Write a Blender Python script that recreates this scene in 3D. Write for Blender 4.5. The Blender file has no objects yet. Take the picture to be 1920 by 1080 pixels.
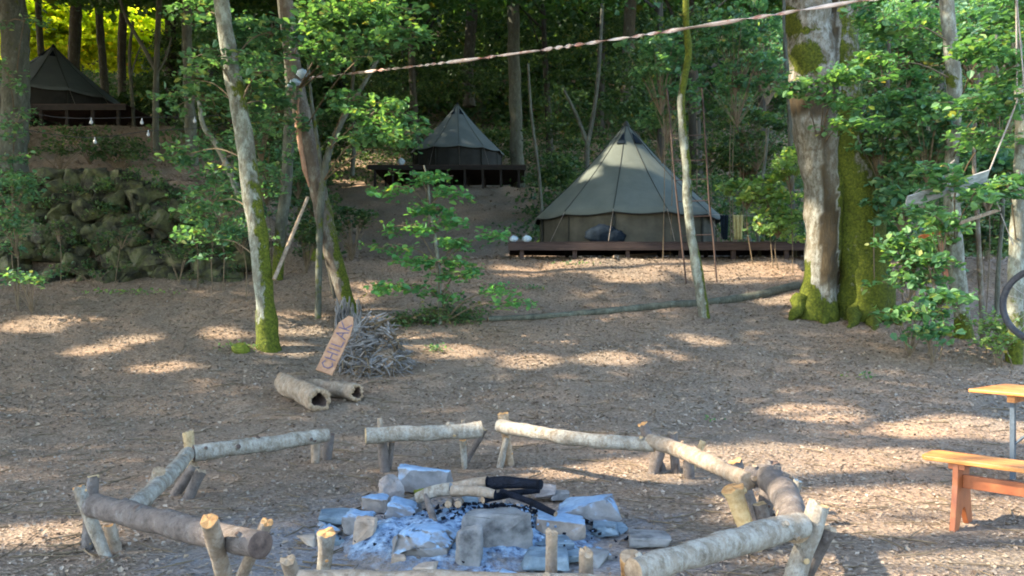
import bpy, bmesh, math, random
import numpy as np
from mathutils import Vector, noise
random.seed(7); R = np.random.default_rng(11)
S_ = bpy.context.scene
col = S_.collection
# ---------------------------------------------------------------- camera, sky, sun, exposure
F = 1500.0; HZ = 560.0; CAM = 1.55
cd = bpy.data.cameras.new("camera"); cam = bpy.data.objects.new("camera", cd); col.objects.link(cam)
cam.location = (0, 0, CAM); cam.rotation_euler = (math.radians(90), 0, 0)
cd.sensor_width = 36; cd.lens = 36 * F / 1920; cd.shift_y = (HZ - 540) / 1920; cd.clip_end = 600; cd.clip_start = 0.05
S_.camera = cam
SUN_EL = math.radians(40); SUN_AZ = math.radians(187)       # azimuth measured from +X, counter-clockwise: sun far left
SD = np.array([math.cos(SUN_AZ) * math.cos(SUN_EL), math.sin(SUN_AZ) * math.cos(SUN_EL), math.sin(SUN_EL)])
w = bpy.data.worlds.new("World"); S_.world = w; w.use_nodes = True
nt = w.node_tree; bg = nt.nodes["Background"]; sky = nt.nodes.new("ShaderNodeTexSky")
sky.sky_type = 'NISHITA'; sky.sun_disc = False; sky.sun_elevation = SUN_EL
sky.sun_rotation = math.radians(90) - SUN_AZ
nt.links.new(sky.outputs[0], bg.inputs[0]); bg.inputs[1].default_value = 0.15
sl = bpy.data.lights.new("sun", 'SUN'); sl.energy = 2.5; sl.angle = math.radians(0.9); sl.color = (1.0, 0.86, 0.68)
so = bpy.data.objects.new("sun", sl); col.objects.link(so)
so.rotation_euler = Vector(SD).to_track_quat('Z', 'Y').to_euler()
S_.view_settings.view_transform = 'Standard'; S_.view_settings.look = 'None'
S_.view_settings.exposure = 3.15; S_.view_settings.gamma = 1
S_.render.engine = 'CYCLES'
S_.cycles.filter_width = 1.9; S_.cycles.max_bounces = 6; S_.cycles.diffuse_bounces = 3; S_.cycles.transmission_bounces = 4; S_.cycles.transparent_max_bounces = 4

# ---------------------------------------------------------------- terrain
CP = np.array([[-40, 0], [8, 0], [10, .1], [12, .4], [14, .85], [16, 1.4], [18, 2.1], [19.2, 2.5], [21, 2.6], [25, 2.85], [30, 4.2], [37, 6.7], [44, 7.5], [60, 14], [80, 24], [110, 42], [170, 80]])
LP = np.array([[-40, 0], [8, 0], [10, .1], [12, .4], [14, .9], [16, 1.5], [18.3, 2.15], [19.3, 4.35], [22, 5.0], [25, 6.2], [28, 7.6], [34, 8.3], [45, 12.5], [60, 18], [80, 27], [110, 44], [170, 84]])
def sm(a, b, x):
    t = np.clip((x - a) / (b - a), 0, 1); return t * t * (3 - 2 * t)
def wob(x, y):
    return (.030 * np.sin(1.3 * x + .7 * y) * np.sin(.9 * y - .4 * x + 1) + .018 * np.sin(3.1 * x - 2.2 * y) + .012 * np.sin(5.3 * x + 4.1 * y + 2)) * sm(6.5, 10, y + .3 * np.abs(x)) + .004 * np.sin(9 * x + 3 * y) * np.sin(8 * y - 2 * x)
def H(x, y):
    x = np.asarray(x, float); y = np.asarray(y, float)
    c = np.interp(y, CP[:, 0], CP[:, 1]); l = np.interp(y, LP[:, 0], LP[:, 1])
    k = sm(.24, .36, -x / np.maximum(y, 4)) * sm(8, 17, y)
    return c * (1 - k) + l * k + wob(x, y)
def P(px, py, Y): return np.array([(px - 960) / F * Y, Y, CAM - (py - HZ) / F * Y])
def Z(px, py, z):
    Y = (CAM - z) * F / (py - HZ); return P(px, py, Y)
def G(px, py):
    Y = 2.0
    while Y < 160:
        p = P(px, py, Y)
        if p[2] <= H(p[0], p[1]): return p
        Y += .03
    return P(px, py, 60)
def onG(x, y): return np.array([x, y, float(H(x, y))])

# ---------------------------------------------------------------- mesh helpers
def tag(o, label=None, cat=None, group=None, kind=None):
    if label: o['label'] = label
    if cat: o['category'] = cat
    if group: o['group'] = group
    if kind: o['kind'] = kind
    return o
def thing(name, label, cat, loc, group=None):
    o = bpy.data.objects.new(name, None); col.objects.link(o); o.location = tuple(loc); o.empty_display_size = .2
    return tag(o, label, cat, group)
def qmesh(name, V, Fq, mats, mi=None, moss=None, smooth=True, parent=None, origin=None):
    """all-quad mesh from arrays; V in world coordinates"""
    V = np.asarray(V, np.float32); Fq = np.asarray(Fq, np.int32)
    org = np.array(parent.location if parent is not None else (origin if origin is not None else (0, 0, 0)), np.float32)
    me = bpy.data.meshes.new(name); me.vertices.add(len(V)); me.vertices.foreach_set('co', (V - org).ravel())
    me.loops.add(Fq.size); me.loops.foreach_set('vertex_index', Fq.ravel())
    me.polygons.add(len(Fq)); me.polygons.foreach_set('loop_start', np.arange(0, Fq.size, 4, dtype=np.int32))
    for m in mats: me.materials.append(m)
    if mi is not None: me.polygons.foreach_set('material_index', np.asarray(mi, np.int32))
    me.polygons.foreach_set('use_smooth', np.full(len(Fq), smooth))
    if moss is not None:
        a = me.attributes.new('moss', 'FLOAT', 'POINT'); a.data.foreach_set('value', np.asarray(moss, np.float32))
    me.update(calc_edges=True)
    o = bpy.data.objects.new(name, me); col.objects.link(o)
    if parent is not None: o.parent = parent
    else: o.location = tuple(org)
    return o
class MB:
    def __init__(s): s.v = []; s.f = []; s.m = []; s.ms = []; s.sm = []
    def add(s, V, Fc, mi=0, moss=None, smooth=True):
        b = len(s.v); s.v += [tuple(map(float, p)) for p in V]; s.f += [tuple(int(i) + b for i in f) for f in Fc]
        s.m += [mi] * len(Fc) if isinstance(mi, int) else list(mi); s.sm += [smooth] * len(Fc)
        s.ms += list(moss) if moss is not None else [0.0] * len(V); return s
    def box(s, c, u, v, t, mi=0):
        """box centred at c with half-vectors u, v, t"""
        c, u, v, t = map(np.array, (c, u, v, t)); V = [c + a * u + b * v + d * t for d in (-1, 1) for a, b in ((-1, -1), (1, -1), (1, 1), (-1, 1))]
        Fc = [(0, 3, 2, 1), (4, 5, 6, 7), (0, 1, 5, 4), (1, 2, 6, 5), (2, 3, 7, 6), (3, 0, 4, 7)]
        if np.dot(np.cross(u, v), t) < 0: Fc = [f[::-1] for f in Fc]
        return s.add(V, Fc, mi, smooth=False)
    def prism(s, outline, n, mi=0):
        """closed planar outline (list of 3D points) extruded by vector n"""
        k = len(outline); o = [np.array(p) for p in outline]; n = np.array(n)
        return s.add(o + [p + n for p in o], [tuple(range(k))[::-1], tuple(range(k, 2 * k))] + [(i, (i + 1) % k, (i + 1) % k + k, i + k) for i in range(k)], mi, smooth=False)
    def build(s, name, mats, parent=None, origin=None, bevel=0):
        org = np.array(parent.location if parent is not None else (origin if origin is not None else (0, 0, 0)))
        me = bpy.data.meshes.new(name); me.from_pydata([tuple(np.array(p) - org) for p in s.v], [], s.f)
        if not isinstance(mats, (list, tuple)): mats = [mats]
        for m in mats: me.materials.append(m)
        me.polygons.foreach_set('material_index', s.m); me.polygons.foreach_set('use_smooth', s.sm)
        a = me.attributes.new('moss', 'FLOAT', 'POINT'); a.data.foreach_set('value', s.ms)
        me.update(); o = bpy.data.objects.new(name, me); col.objects.link(o)
        if parent is not None: o.parent = parent
        else: o.location = tuple(org)
        if bevel:
            b = o.modifiers.new('bevel', 'BEVEL'); b.width = bevel; b.segments = 2; b.limit_method = 'ANGLE'
        return o
def crom(pts, n):
    pts = [np.array(p, float) for p in pts]
    if len(pts) == 2: return [pts[0] + (pts[1] - pts[0]) * t for t in np.linspace(0, 1, n + 1)]
    P_ = [2 * pts[0] - pts[1]] + pts + [2 * pts[-1] - pts[-2]]; out = []; seg = len(pts) - 1; m = max(1, round(n / seg))
    for i in range(seg):
        a, b, c, d = P_[i:i + 4]
        for k in range(m):
            t = k / m; out.append(.5 * ((2 * b) + (c - a) * t + (2 * a - 5 * b + 4 * c - d) * t * t + (3 * b - a - 3 * c + d) * t ** 3))
    out.append(pts[-1]); return out
def tube(pts, rad, ns=12, rows=12, amp=0.0, fq=3.0, seed=0, rib=0.0):
    """smooth path tube; pts: 3D points with matching radii. Returns verts, quads (open ends)"""
    pr = [np.append(np.array(p, float), r) for p, r in zip(pts, rad)]
    q = np.array(crom(pr, rows)); C = q[:, :3]; r = np.maximum(q[:, 3], .001); n = len(C)
    T = np.gradient(C, axis=0); T /= np.linalg.norm(T, axis=1)[:, None] + 1e-9
    up = np.array([1, 0, 0]) if abs(T[0][0]) < .8 else np.array([0, 0, 1]); V = []
    a = np.cross(T[0], up); a /= np.linalg.norm(a); rg = random.Random(seed); ph = rg.random() * 6
    for i in range(n):
        a = a - T[i] * np.dot(a, T[i]); a /= np.linalg.norm(a) + 1e-9; b = np.cross(T[i], a)
        for k in range(ns):
            th = 2 * math.pi * k / ns; d = a * math.cos(th) + b * math.sin(th); rr = r[i]
            if amp or rib:
                p = C[i] + d * rr
                rr *= 1 + amp * noise.noise(Vector(p * fq) + Vector((seed, 0, 0))) * 2 + amp * .5 * noise.noise(Vector(p * fq * 3.1)) + rib * math.sin(th * 5 + ph + 2 * noise.noise(Vector(C[i])))
            V.append(C[i] + d * rr)
    Fq = [(i * ns + k, i * ns + (k + 1) % ns, (i + 1) * ns + (k + 1) % ns, (i + 1) * ns + k) for i in range(n - 1) for k in range(ns)]
    return V, Fq, C, r
def addtube(mb, pts, rad, ns=12, rows=12, amp=0.0, fq=3.0, seed=0, mi=0, cap=None, mossf=None, rib=0, jag=0):
    V, Fq, C, r = tube(pts, rad, ns, rows, amp, fq, seed, rib); rg = random.Random(seed + 5)
    if jag:
        for k in range(ns): V[k] = V[k] + (C[0] - C[1]) / np.linalg.norm(C[0] - C[1]) * jag * rg.uniform(-.6, 1)
    mo = [mossf(v) for v in V] if mossf else None
    mb.add(V, Fq, mi, mo); n = len(C)
    if cap is not None:
        for e, i in ((0, 0), (1, n - 1)):
            ring = V[i * ns:(i + 1) * ns]; c = np.mean(ring, axis=0); ax = C[0] - C[1] if e == 0 else C[-1] - C[-2]; ax = ax / np.linalg.norm(ax)
            inner = [c + (p - c) * .86 + ax * r[i] * .06 for p in ring]; c = c + ax * r[i] * (.10 + rg.uniform(-.05, .05))
            VV = list(ring) + inner + [c]; FF = [(k, (k + 1) % ns, ns + (k + 1) % ns, ns + k) for k in range(ns)] + [(ns + k, ns + (k + 1) % ns, 2 * ns) for k in range(ns)]
            if e == 0: FF = [f for f in FF]
            else: FF = FF
            if e == 0: FF = [f[::-1] for f in FF]
            mb.add(VV, FF, cap, smooth=False)
    return V, C, r
LT = np.array([[0, 0, 0], [-.34, .30, .09], [-.26, .70, .05], [0, 1, -.10], [.26, .70, .05], [.34, .30, .09]]); LF = np.array([[0, 3, 2, 1], [0, 5, 4, 3]])
QT = np.array([[0, 0, 0], [-.36, .5, .12], [0, 1, -.05], [.36, .5, .12]]); QF = np.array([[0, 3, 2, 1]])
def leafs(pos, size, tilt=.45, tmpl='L', nrm=None):
    T, Fc = (LT, LF) if tmpl == 'L' else (QT, QF); N = len(pos)
    n = R.normal(0, tilt, (N, 3)) + (np.array([0, 0, 1.]) if nrm is None else nrm); n /= np.linalg.norm(n, axis=1)[:, None]
    d = R.normal(0, 1, (N, 3)); d -= n * np.sum(d * n, axis=1)[:, None]; d /= np.linalg.norm(d, axis=1)[:, None]; s = np.cross(d, n)
    t = T - np.array([0, .5, 0]); size = np.broadcast_to(size, (N,)) * R.uniform(.45, 1.35, N)
    V = pos[:, None, :] + size[:, None, None] * (t[None, :, 0:1] * s[:, None, :] + t[None, :, 1:2] * d[:, None, :] + t[None, :, 2:3] * n[:, None, :])
    Fq = Fc[None] + (np.arange(N) * len(T))[:, None, None]
    return V.reshape(-1, 3), Fq.reshape(-1, 4)
class QB:
    def __init__(s): s.V = []; s.F = []; s.M = []; s.n = 0
    def add(s, V, Fq, m=0):
        V = np.asarray(V, float); Fq = np.asarray(Fq); s.V.append(V); s.F.append(Fq + s.n); s.M.append(np.full(len(Fq), m)); s.n += len(V)
    def build(s, name, mats, parent=None, origin=None, smooth=False):
        return qmesh(name, np.concatenate(s.V), np.concatenate(s.F), mats, np.concatenate(s.M), None, smooth, parent, origin)
DENS = 1.35
def inball(n):
    p = R.normal(0, 1, (n, 3)); p /= np.linalg.norm(p, axis=1)[:, None]; return p * (R.random((n, 1)) ** .4)
def spray(qb, c, rad, discs, per, L, dr=(.22, .42), root=None, tw=.006, tilt=.4, tmpl='L', thin=.05):
    """layered sprays of leaves: flat discs scattered through an ellipsoid, each on its own twig"""
    discs = int(discs * DENS + .5); per = int(per * 1.1); cs = np.array(c) + inball(discs) * np.array(rad)
    for q in cs:
        r = random.uniform(*dr); a = random.uniform(0, 6.28); ax = np.array([math.cos(a), math.sin(a), random.uniform(-.25, .12)])
        sd = np.array([-ax[1], ax[0], random.uniform(-.2, .2)])
        u = R.uniform(-1, 1, per); v = R.normal(0, .45, per) * (1 - .6 * np.abs(u))
        p = q + r * (u[:, None] * ax + v[:, None] * sd); p[:, 2] += R.normal(0, thin, per) - .12 * r * (u ** 2 + v ** 2)
        qb.add(*leafs(p, L, tilt, tmpl), 0)
        if tw:
            e0, e1 = q - ax * r, q + ax * r
            V, Fq, _, _ = tube([e0, q, e1], [tw, tw * .8, tw * .3], 3, 2); qb.add(V, Fq, 1)
            rt = np.array(root if root is not None else c); m = (rt + q) / 2 + np.array([0, 0, .08])
            V, Fq, _, _ = tube([rt, m, q], [tw * 2, tw * 1.4, tw], 3, 4); qb.add(V, Fq, 1)

# ---------------------------------------------------------------- materials
def mat(name, rough=.8, spec=.3):
    m = bpy.data.materials.new(name); m.use_nodes = True; b = m.node_tree.nodes['Principled BSDF']
    b.inputs['Roughness'].default_value = rough; b.inputs['Specular IOR Level'].default_value = spec; return m, m.node_tree, b
def N(t, k, **kw):
    n = t.nodes.new(k)
    for a, v in kw.items():
        if a in n.inputs: n.inputs[a].default_value = v
        else: setattr(n, a, v)
    return n
def tex(t, scale=(1, 1, 1), kind='noise', sc=5, det=4, rough=.6, obj=True):
    tc = N(t, 'ShaderNodeTexCoord'); mp = N(t, 'ShaderNodeMapping'); mp.inputs['Scale'].default_value = scale
    t.links.new(tc.outputs['Object'], mp.inputs[0])
    if kind == 'noise':
        n = N(t, 'ShaderNodeTexNoise'); n.inputs['Scale'].default_value = sc; n.inputs['Detail'].default_value = det; n.inputs['Roughness'].default_value = rough; out = n.outputs['Fac']
    else:
        n = N(t, 'ShaderNodeTexVoronoi'); n.inputs['Scale'].default_value = sc; out = n.outputs[kind]
    t.links.new(mp.outputs[0], n.inputs['Vector']); return out
def ramp(t, fac, stops):
    r = N(t, 'ShaderNodeValToRGB'); e = r.color_ramp.elements
    while len(e) < len(stops): e.new(.5)
    for x, (p, c) in zip(e, stops): x.position = p; x.color = (*c, 1) if len(c) == 3 else c
    t.links.new(fac, r.inputs[0]); return r.outputs[0]
def mixc(t, f, a, b, mode='MIX'):
    m = N(t, 'ShaderNodeMix', data_type='RGBA', blend_type=mode)
    for i, v in ((0, f), (6, a), (7, b)):
        if isinstance(v, (int, float)): m.inputs[i].default_value = v
        elif isinstance(v, tuple): m.inputs[i].default_value = (*v, 1)
        else: t.links.new(v, m.inputs[i])
    return m.outputs[2]
def mth(t, op, a, b=0.0):
    m = N(t, 'ShaderNodeMath', operation=op)
    for i, v in ((0, a), (1, b)):
        if isinstance(v, (int, float)): m.inputs[i].default_value = v
        else: t.links.new(v, m.inputs[i])
    return m.outputs[0]
def bump(t, b, h, dist=.02, st=.6):
    n = N(t, 'ShaderNodeBump'); n.inputs['Distance'].default_value = dist; n.inputs['Strength'].default_value = st
    t.links.new(h, n.inputs['Height']); t.links.new(n.outputs[0], b.inputs['Normal'])
def noisy(name, stops, sc=8, scale=(1, 1, 1), rough=.8, bd=.01, bs=.6, det=5, spec=.3, kind='noise'):
    m, t, b = mat(name, rough, spec); f = tex(t, scale, kind, sc, det, .65)
    t.links.new(ramp(t, f, stops), b.inputs['Base Color']); bump(t, b, tex(t, scale, 'noise', sc * 3, 5, .7), bd, bs); return m
def bark(name, dark, mid, pale, lich=.35, zs=.25, sc=9, bd=.03, ls=7):
    """bark with cracks, pale lichen blotches, and moss where the 'moss' attribute says so"""
    m, t, b = mat(name, .9, .15)
    f = tex(t, (1, 1, zs), 'noise', sc, 6, .7); c = ramp(t, f, [(.28, dark), (.5, mid), (.75, tuple(min(1, x * 1.35) for x in mid))])
    at = N(t, 'ShaderNodeAttribute', attribute_name='moss')
    lf = ramp(t, tex(t, (1, 1, .55), 'noise', ls, 8, .8), [(max(0, .60 - lich * .35), (0, 0, 0)), (max(0, .76 - lich * .35), (.85, .85, .85))])
    bare = mth(t, 'MULTIPLY', at.outputs['Fac'], -1.0); bare = mth(t, 'MINIMUM', mth(t, 'MAXIMUM', mth(t, 'ADD', bare, mth(t, 'MULTIPLY', mth(t, 'SUBTRACT', f, .5), mth(t, 'MULTIPLY', mth(t, 'GREATER_THAN', bare, .02), 2.0))), 0.0), 1.0)
    c = mixc(t, mth(t, 'MULTIPLY', lf, mth(t, 'SUBTRACT', 1.0, bare)), c, pale)
    c = mixc(t, mth(t, 'MULTIPLY', bare, .92), c, ramp(t, f, [(.3, (.014, .010, .005)), (.5, (.040, .029, .015)), (.7, (.078, .058, .03))]))
    mn = tex(t, (1, 1, .7), 'noise', 7, 6, .75); mf = mth(t, 'ADD', at.outputs['Fac'], mth(t, 'MULTIPLY', mth(t, 'SUBTRACT', mn, .5), 2.2))
    mk = ramp(t, mf, [(.42, (0, 0, 0)), (.6, (1, 1, 1))])
    mc = ramp(t, tex(t, (1, 1, 1), 'noise', 22, 4, .7), [(.3, (.022, .030, .006)), (.5, (.060, .075, .009)), (.68, (.115, .13, .014)), (.82, (.19, .20, .02))])
    c = mixc(t, mk, c, mc); t.links.new(c, b.inputs['Base Color'])
    h = mth(t, 'ADD', f, mth(t, 'MULTIPLY', tex(t, (1, 1, zs), 'noise', sc * 4, 4, .7), .4)); bump(t, b, mth(t, 'ADD', h, mth(t, 'MULTIPLY', mk, .3)), bd, .9); return m
def leafmat(name, a, b_, c_, tr=.45):
    m, t, b = mat(name, .5, .3); g = N(t, 'ShaderNodeNewGeometry')
    c = ramp(t, g.outputs['Random Per Island'], [(0, a), (.5, b_), (.93, c_), (.97, (c_[0] * 1.7, c_[1] * 1.2, c_[2])), (1, (c_[0] * 1.6, c_[1] * .8, c_[2] * .6))])
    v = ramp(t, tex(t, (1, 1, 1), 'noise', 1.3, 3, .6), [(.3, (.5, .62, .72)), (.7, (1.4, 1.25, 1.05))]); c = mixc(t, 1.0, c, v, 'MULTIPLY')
    t.links.new(c, b.inputs['Base Color']); tl = N(t, 'ShaderNodeBsdfTranslucent')
    t.links.new(mixc(t, 1.0, c, (1.5, 1.5, .55), 'MULTIPLY'), tl.inputs[0]); ms = N(t, 'ShaderNodeMixShader'); ms.inputs[0].default_value = tr
    o = t.nodes['Material Output']; t.links.new(b.outputs[0], ms.inputs[1]); t.links.new(tl.outputs[0], ms.inputs[2]); t.links.new(ms.outputs[0], o.inputs[0]); return m
M = {}
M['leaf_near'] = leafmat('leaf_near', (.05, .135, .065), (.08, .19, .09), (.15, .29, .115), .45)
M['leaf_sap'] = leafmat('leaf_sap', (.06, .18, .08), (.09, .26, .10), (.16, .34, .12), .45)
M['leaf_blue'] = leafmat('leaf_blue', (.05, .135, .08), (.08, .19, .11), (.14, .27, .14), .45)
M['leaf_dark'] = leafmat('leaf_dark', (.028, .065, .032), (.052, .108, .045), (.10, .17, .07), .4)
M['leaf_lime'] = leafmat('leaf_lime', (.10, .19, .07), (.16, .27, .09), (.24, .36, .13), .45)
M['leaf_glow'] = leafmat('leaf_glow', (.40, .52, .05), (.55, .66, .07), (.7, .8, .10), .7)  # leaf colour brightened to carry the sunlit glow
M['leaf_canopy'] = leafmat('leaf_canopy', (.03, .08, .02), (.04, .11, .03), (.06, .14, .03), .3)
M['bark_pale'] = bark('bark_pale', (.05, .048, .036), (.12, .115, .085), (.27, .30, .25), .40)
M['bark_brown'] = bark('bark_brown', (.025, .024, .018), (.06, .056, .042), (.22, .23, .19), .15)
M['bark_dim'] = bark('bark_dim', (.018, .017, .014), (.04, .038, .03), (.075, .085, .065), .2)
M['bark_grey'] = bark('bark_grey', (.03, .032, .025), (.075, .077, .058), (.14, .155, .12), .3)
M['bark_red'] = bark('bark_red', (.045, .037, .028), (.10, .08, .06), (.20, .20, .165), .35)
M['bark_giant'] = bark('bark_giant', (.045, .04, .028), (.115, .10, .07), (.28, .285, .245), .5, .3, 10, .05, 11)
M['log_birch'] = bark('log_birch', (.085, .07, .05), (.19, .16, .12), (.33, .315, .265), .45, 1, 16, .02, 15)
M['log_brown'] = bark('log_brown', (.05, .042, .036), (.12, .10, .085), (.20, .19, .175), .2, 1, 14, .02, 15)
M['log_tan'] = bark('log_tan', (.10, .075, .05), (.22, .17, .12), (.33, .29, .23), .3, 1, 14, .015, 16)
M['cut'] = noisy('cut_wood', [(.25, (.12, .08, .045)), (.5, (.25, .175, .105)), (.75, (.36, .28, .19))], 30, bd=.006)
M['cut_orange'] = noisy('cut_orange', [(.3, (.26, .12, .04)), (.5, (.42, .22, .08)), (.75, (.5, .33, .16))], 30, bd=.012)
M['cut_bright'] = noisy('cut_bright', [(.3, (.32, .2, .08)), (.5, (.5, .34, .15)), (.75, (.6, .45, .25))], 24, bd=.01)
M['cut_dark'] = noisy('cut_dark', [(.3, (.035, .022, .016)), (.6, (.09, .06, .045)), (.8, (.16, .12, .09))], 26, bd=.006)
M['cut_yellow'] = noisy('cut_yellow', [(.3, (.20, .135, .06)), (.5, (.34, .24, .12)), (.75, (.42, .33, .2))], 26, bd=.008)
M['twig'] = noisy('twig', [(.3, (.07, .05, .03)), (.7, (.16, .12, .07))], 12, bd=.002)
M['stick'] = noisy('stick', [(.3, (.055, .05, .046)), (.5, (.15, .14, .13)), (.75, (.29, .275, .255))], 4, bd=.002)
def groundmat():
    m, t, b = mat('ground', .95, .1)
    big = tex(t, (1, 1, 1), 'noise', .35, 4, .6); med = tex(t, (1, 1, 1), 'noise', 2.3, 6, .7); fine = tex(t, (1, 1, 1), 'noise', 22, 5, .75)
    vor = tex(t, (1, 1.4, 1), 'Color', 34); c1 = ramp(t, fine, [(.3, (.094, .070, .050)), (.5, (.212, .162, .118)), (.72, (.34, .272, .205))])
    c2 = ramp(t, vor, [(.15, (.112, .085, .060)), (.5, (.238, .182, .135)), (.85, (.36, .29, .21))])
    c = mixc(t, ramp(t, med, [(.35, (.25,) * 3), (.65, (.75,) * 3)]), c1, c2)
    c = mixc(t, 1.0, c, ramp(t, big, [(.33, (.74, .80, .84)), (.67, (1.25, 1.10, .98))]), 'MULTIPLY')
    # fine grey ash dust trodden in around the fire ring
    tc = N(t, 'ShaderNodeTexCoord'); mp = N(t, 'ShaderNodeMapping'); mp.inputs['Location'].default_value = (.45 / 1.9, -5.0 / 1.5, 0); mp.inputs['Scale'].default_value = (1 / 1.9, 1 / 1.5, 0)
    t.links.new(tc.outputs['Object'], mp.inputs[0]); ln = N(t, 'ShaderNodeVectorMath', operation='LENGTH'); t.links.new(mp.outputs[0], ln.inputs[0])
    d = mth(t, 'ADD', ln.outputs['Value'], mth(t, 'MULTIPLY', mth(t, 'SUBTRACT', med, .5), 1.5)); k = ramp(t, d, [(.45, (.8,) * 3), (1.15, (0,) * 3)])
    dust = ramp(t, fine, [(.3, (.13, .13, .135)), (.6, (.27, .275, .285)), (.8, (.38, .39, .41))]); c = mixc(t, k, c, dust)
    t.links.new(c, b.inputs['Base Color']); h = mth(t, 'ADD', mth(t, 'MULTIPLY', med, 1.5), mth(t, 'ADD', fine, mth(t, 'MULTIPLY', tex(t, (1, 1.4, 1), 'Distance', 34), .8))); bump(t, b, h, .03, .8)
    return m
M['ground'] = groundmat()
def littermat(name, cs):
    m, t, b = mat(name, .8, .2); g = N(t, 'ShaderNodeNewGeometry'); k = len(cs)
    t.links.new(ramp(t, g.outputs['Random Per Island'], [(i / (k - 1), c) for i, c in enumerate(cs)]), b.inputs['Base Color']); return m
M['litter'] = littermat('litter', [(.075, .053, .038), (.13, .095, .07), (.19, .142, .105), (.24, .185, .135), (.25, .20, .14), (.18, .145, .11), (.31, .26, .20)])
M['rock'] = noisy('rock', [(.32, (.055, .057, .056)), (.48, (.145, .147, .142)), (.7, (.22, .222, .215))], 7, bd=.015, spec=.2)
M['rock_pink'] = noisy('rock_pink', [(.3, (.13, .11, .095)), (.5, (.23, .205, .185)), (.7, (.33, .30, .275))], 6, bd=.015, spec=.2)
M['rock_tan'] = noisy('rock_tan', [(.3, (.19, .145, .105)), (.5, (.30, .24, .18)), (.7, (.4, .34, .27))], 8, bd=.015, spec=.2)
M['rock_blue'] = noisy('rock_blue', [(.3, (.06, .085, .105)), (.5, (.115, .16, .19)), (.7, (.19, .25, .29))], 7, bd=.015, spec=.2)
M['ash'] = noisy('ash', [(.37, (.02, .032, .06)), (.44, (.11, .17, .26)), (.54, (.20, .30, .41)), (.74, (.40, .51, .60))], 19, bd=.02, bs=.9, spec=.1, det=7)
def rockash(name, under):
    """stone with a powder of ash lying on its upward faces"""
    m, t, b = mat(name, .9, .15); g = N(t, 'ShaderNodeNewGeometry'); sp = N(t, 'ShaderNodeSeparateXYZ'); t.links.new(g.outputs['Normal'], sp.inputs[0])
    f = tex(t, (1, 1, 1), 'noise', 9, 6, .7); k = ramp(t, mth(t, 'ADD', mth(t, 'MULTIPLY', sp.outputs[2], .8), mth(t, 'SUBTRACT', f, .5)), [(.28, (0,) * 3), (.6, (1,) * 3)])
    c = mixc(t, k, ramp(t, f, [(.3, tuple(x * .6 for x in under)), (.7, under)]), ramp(t, tex(t, (1, 1, 1), 'noise', 15, 5, .7), [(.35, (.15, .22, .31)), (.6, (.20, .30, .40)), (.8, (.38, .50, .58))]))
    t.links.new(c, b.inputs['Base Color']); bump(t, b, tex(t, (1, 1, 1), 'noise', 26, 5, .7), .012, .7); return m
M['rock_ash'] = rockash('rock_ash', (.2, .2, .195)); M['rock_ash_tan'] = rockash('rock_ash_tan', (.27, .23, .19))
def ashedge():
    m = M['ash']; t = m.node_tree; b = t.nodes['Principled BSDF']; c = b.inputs['Base Color'].links[0].from_socket
    tc = N(t, 'ShaderNodeTexCoord'); mp = N(t, 'ShaderNodeMapping'); mp.inputs['Scale'].default_value = (1, 1 / .78, 0); t.links.new(tc.outputs['Object'], mp.inputs[0])
    ln = N(t, 'ShaderNodeVectorMath', operation='LENGTH'); t.links.new(mp.outputs[0], ln.inputs[0])
    d = mth(t, 'ADD', ln.outputs['Value'], mth(t, 'MULTIPLY', mth(t, 'SUBTRACT', tex(t, (1, 1, 1), 'noise', 5, 7, .75), .5), 1.5))
    f = tex(t, (1, 1, 1), 'noise', 22, 5, .75); g = ramp(t, f, [(.3, (.09, .078, .068)), (.6, (.20, .18, .165)), (.8, (.28, .265, .25))])
    t.links.new(mixc(t, ramp(t, d, [(.62, (0,) * 3), (.98, (1,) * 3)]), c, g), b.inputs['Base Color'])
ashedge()
M['char'] = noisy('char', [(.3, (.003, .004, .006)), (.6, (.009, .012, .019)), (.8, (.035, .045, .07))], 14, bd=.015, bs=1, rough=.75, spec=.08)
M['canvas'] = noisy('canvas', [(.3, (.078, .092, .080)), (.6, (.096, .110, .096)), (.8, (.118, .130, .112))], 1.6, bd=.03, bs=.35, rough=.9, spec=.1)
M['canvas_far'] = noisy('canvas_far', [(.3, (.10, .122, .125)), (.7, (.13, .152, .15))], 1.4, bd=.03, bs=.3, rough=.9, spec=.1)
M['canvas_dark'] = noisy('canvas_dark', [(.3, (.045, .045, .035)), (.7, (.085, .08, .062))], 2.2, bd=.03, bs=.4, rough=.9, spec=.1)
M['canvas_shade'] = noisy('canvas_shade', [(.3, (.012, .013, .012)), (.7, (.026, .028, .025))], 2.2)  # wall canvas of the far tents, blackened for the shade under the eave
M['seam'] = noisy('seam', [(.3, (.012, .014, .012)), (.7, (.025, .029, .025))], 20)
M['navy'] = noisy('navy', [(.3, (.005, .009, .014)), (.7, (.016, .024, .034))], 5, bd=.04, bs=.8, spec=.03)
M['deck'] = noisy('deck', [(.3, (.02, .013, .011)), (.5, (.042, .027, .022)), (.75, (.07, .046, .037))], 5, (.4, 4, 4))
M['deck_shade'] = noisy('deck_shade', [(.3, (.008, .007, .006)), (.7, (.024, .019, .016))], 5)  # deck wood darkened in colour to stand for shadow
M['plank_orange'] = noisy('plank_orange', [(.3, (.48, .19, .04)), (.5, (.66, .30, .07)), (.72, (.78, .42, .13))], 5, (1, 1, 1), rough=.38, bd=.002, spec=.5)
M['plank_red'] = noisy('plank_red', [(.3, (.18, .05, .016)), (.5, (.27, .08, .026)), (.72, (.36, .13, .045))], 6, (1, 1, 1), rough=.45, bd=.002, spec=.4)
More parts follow.
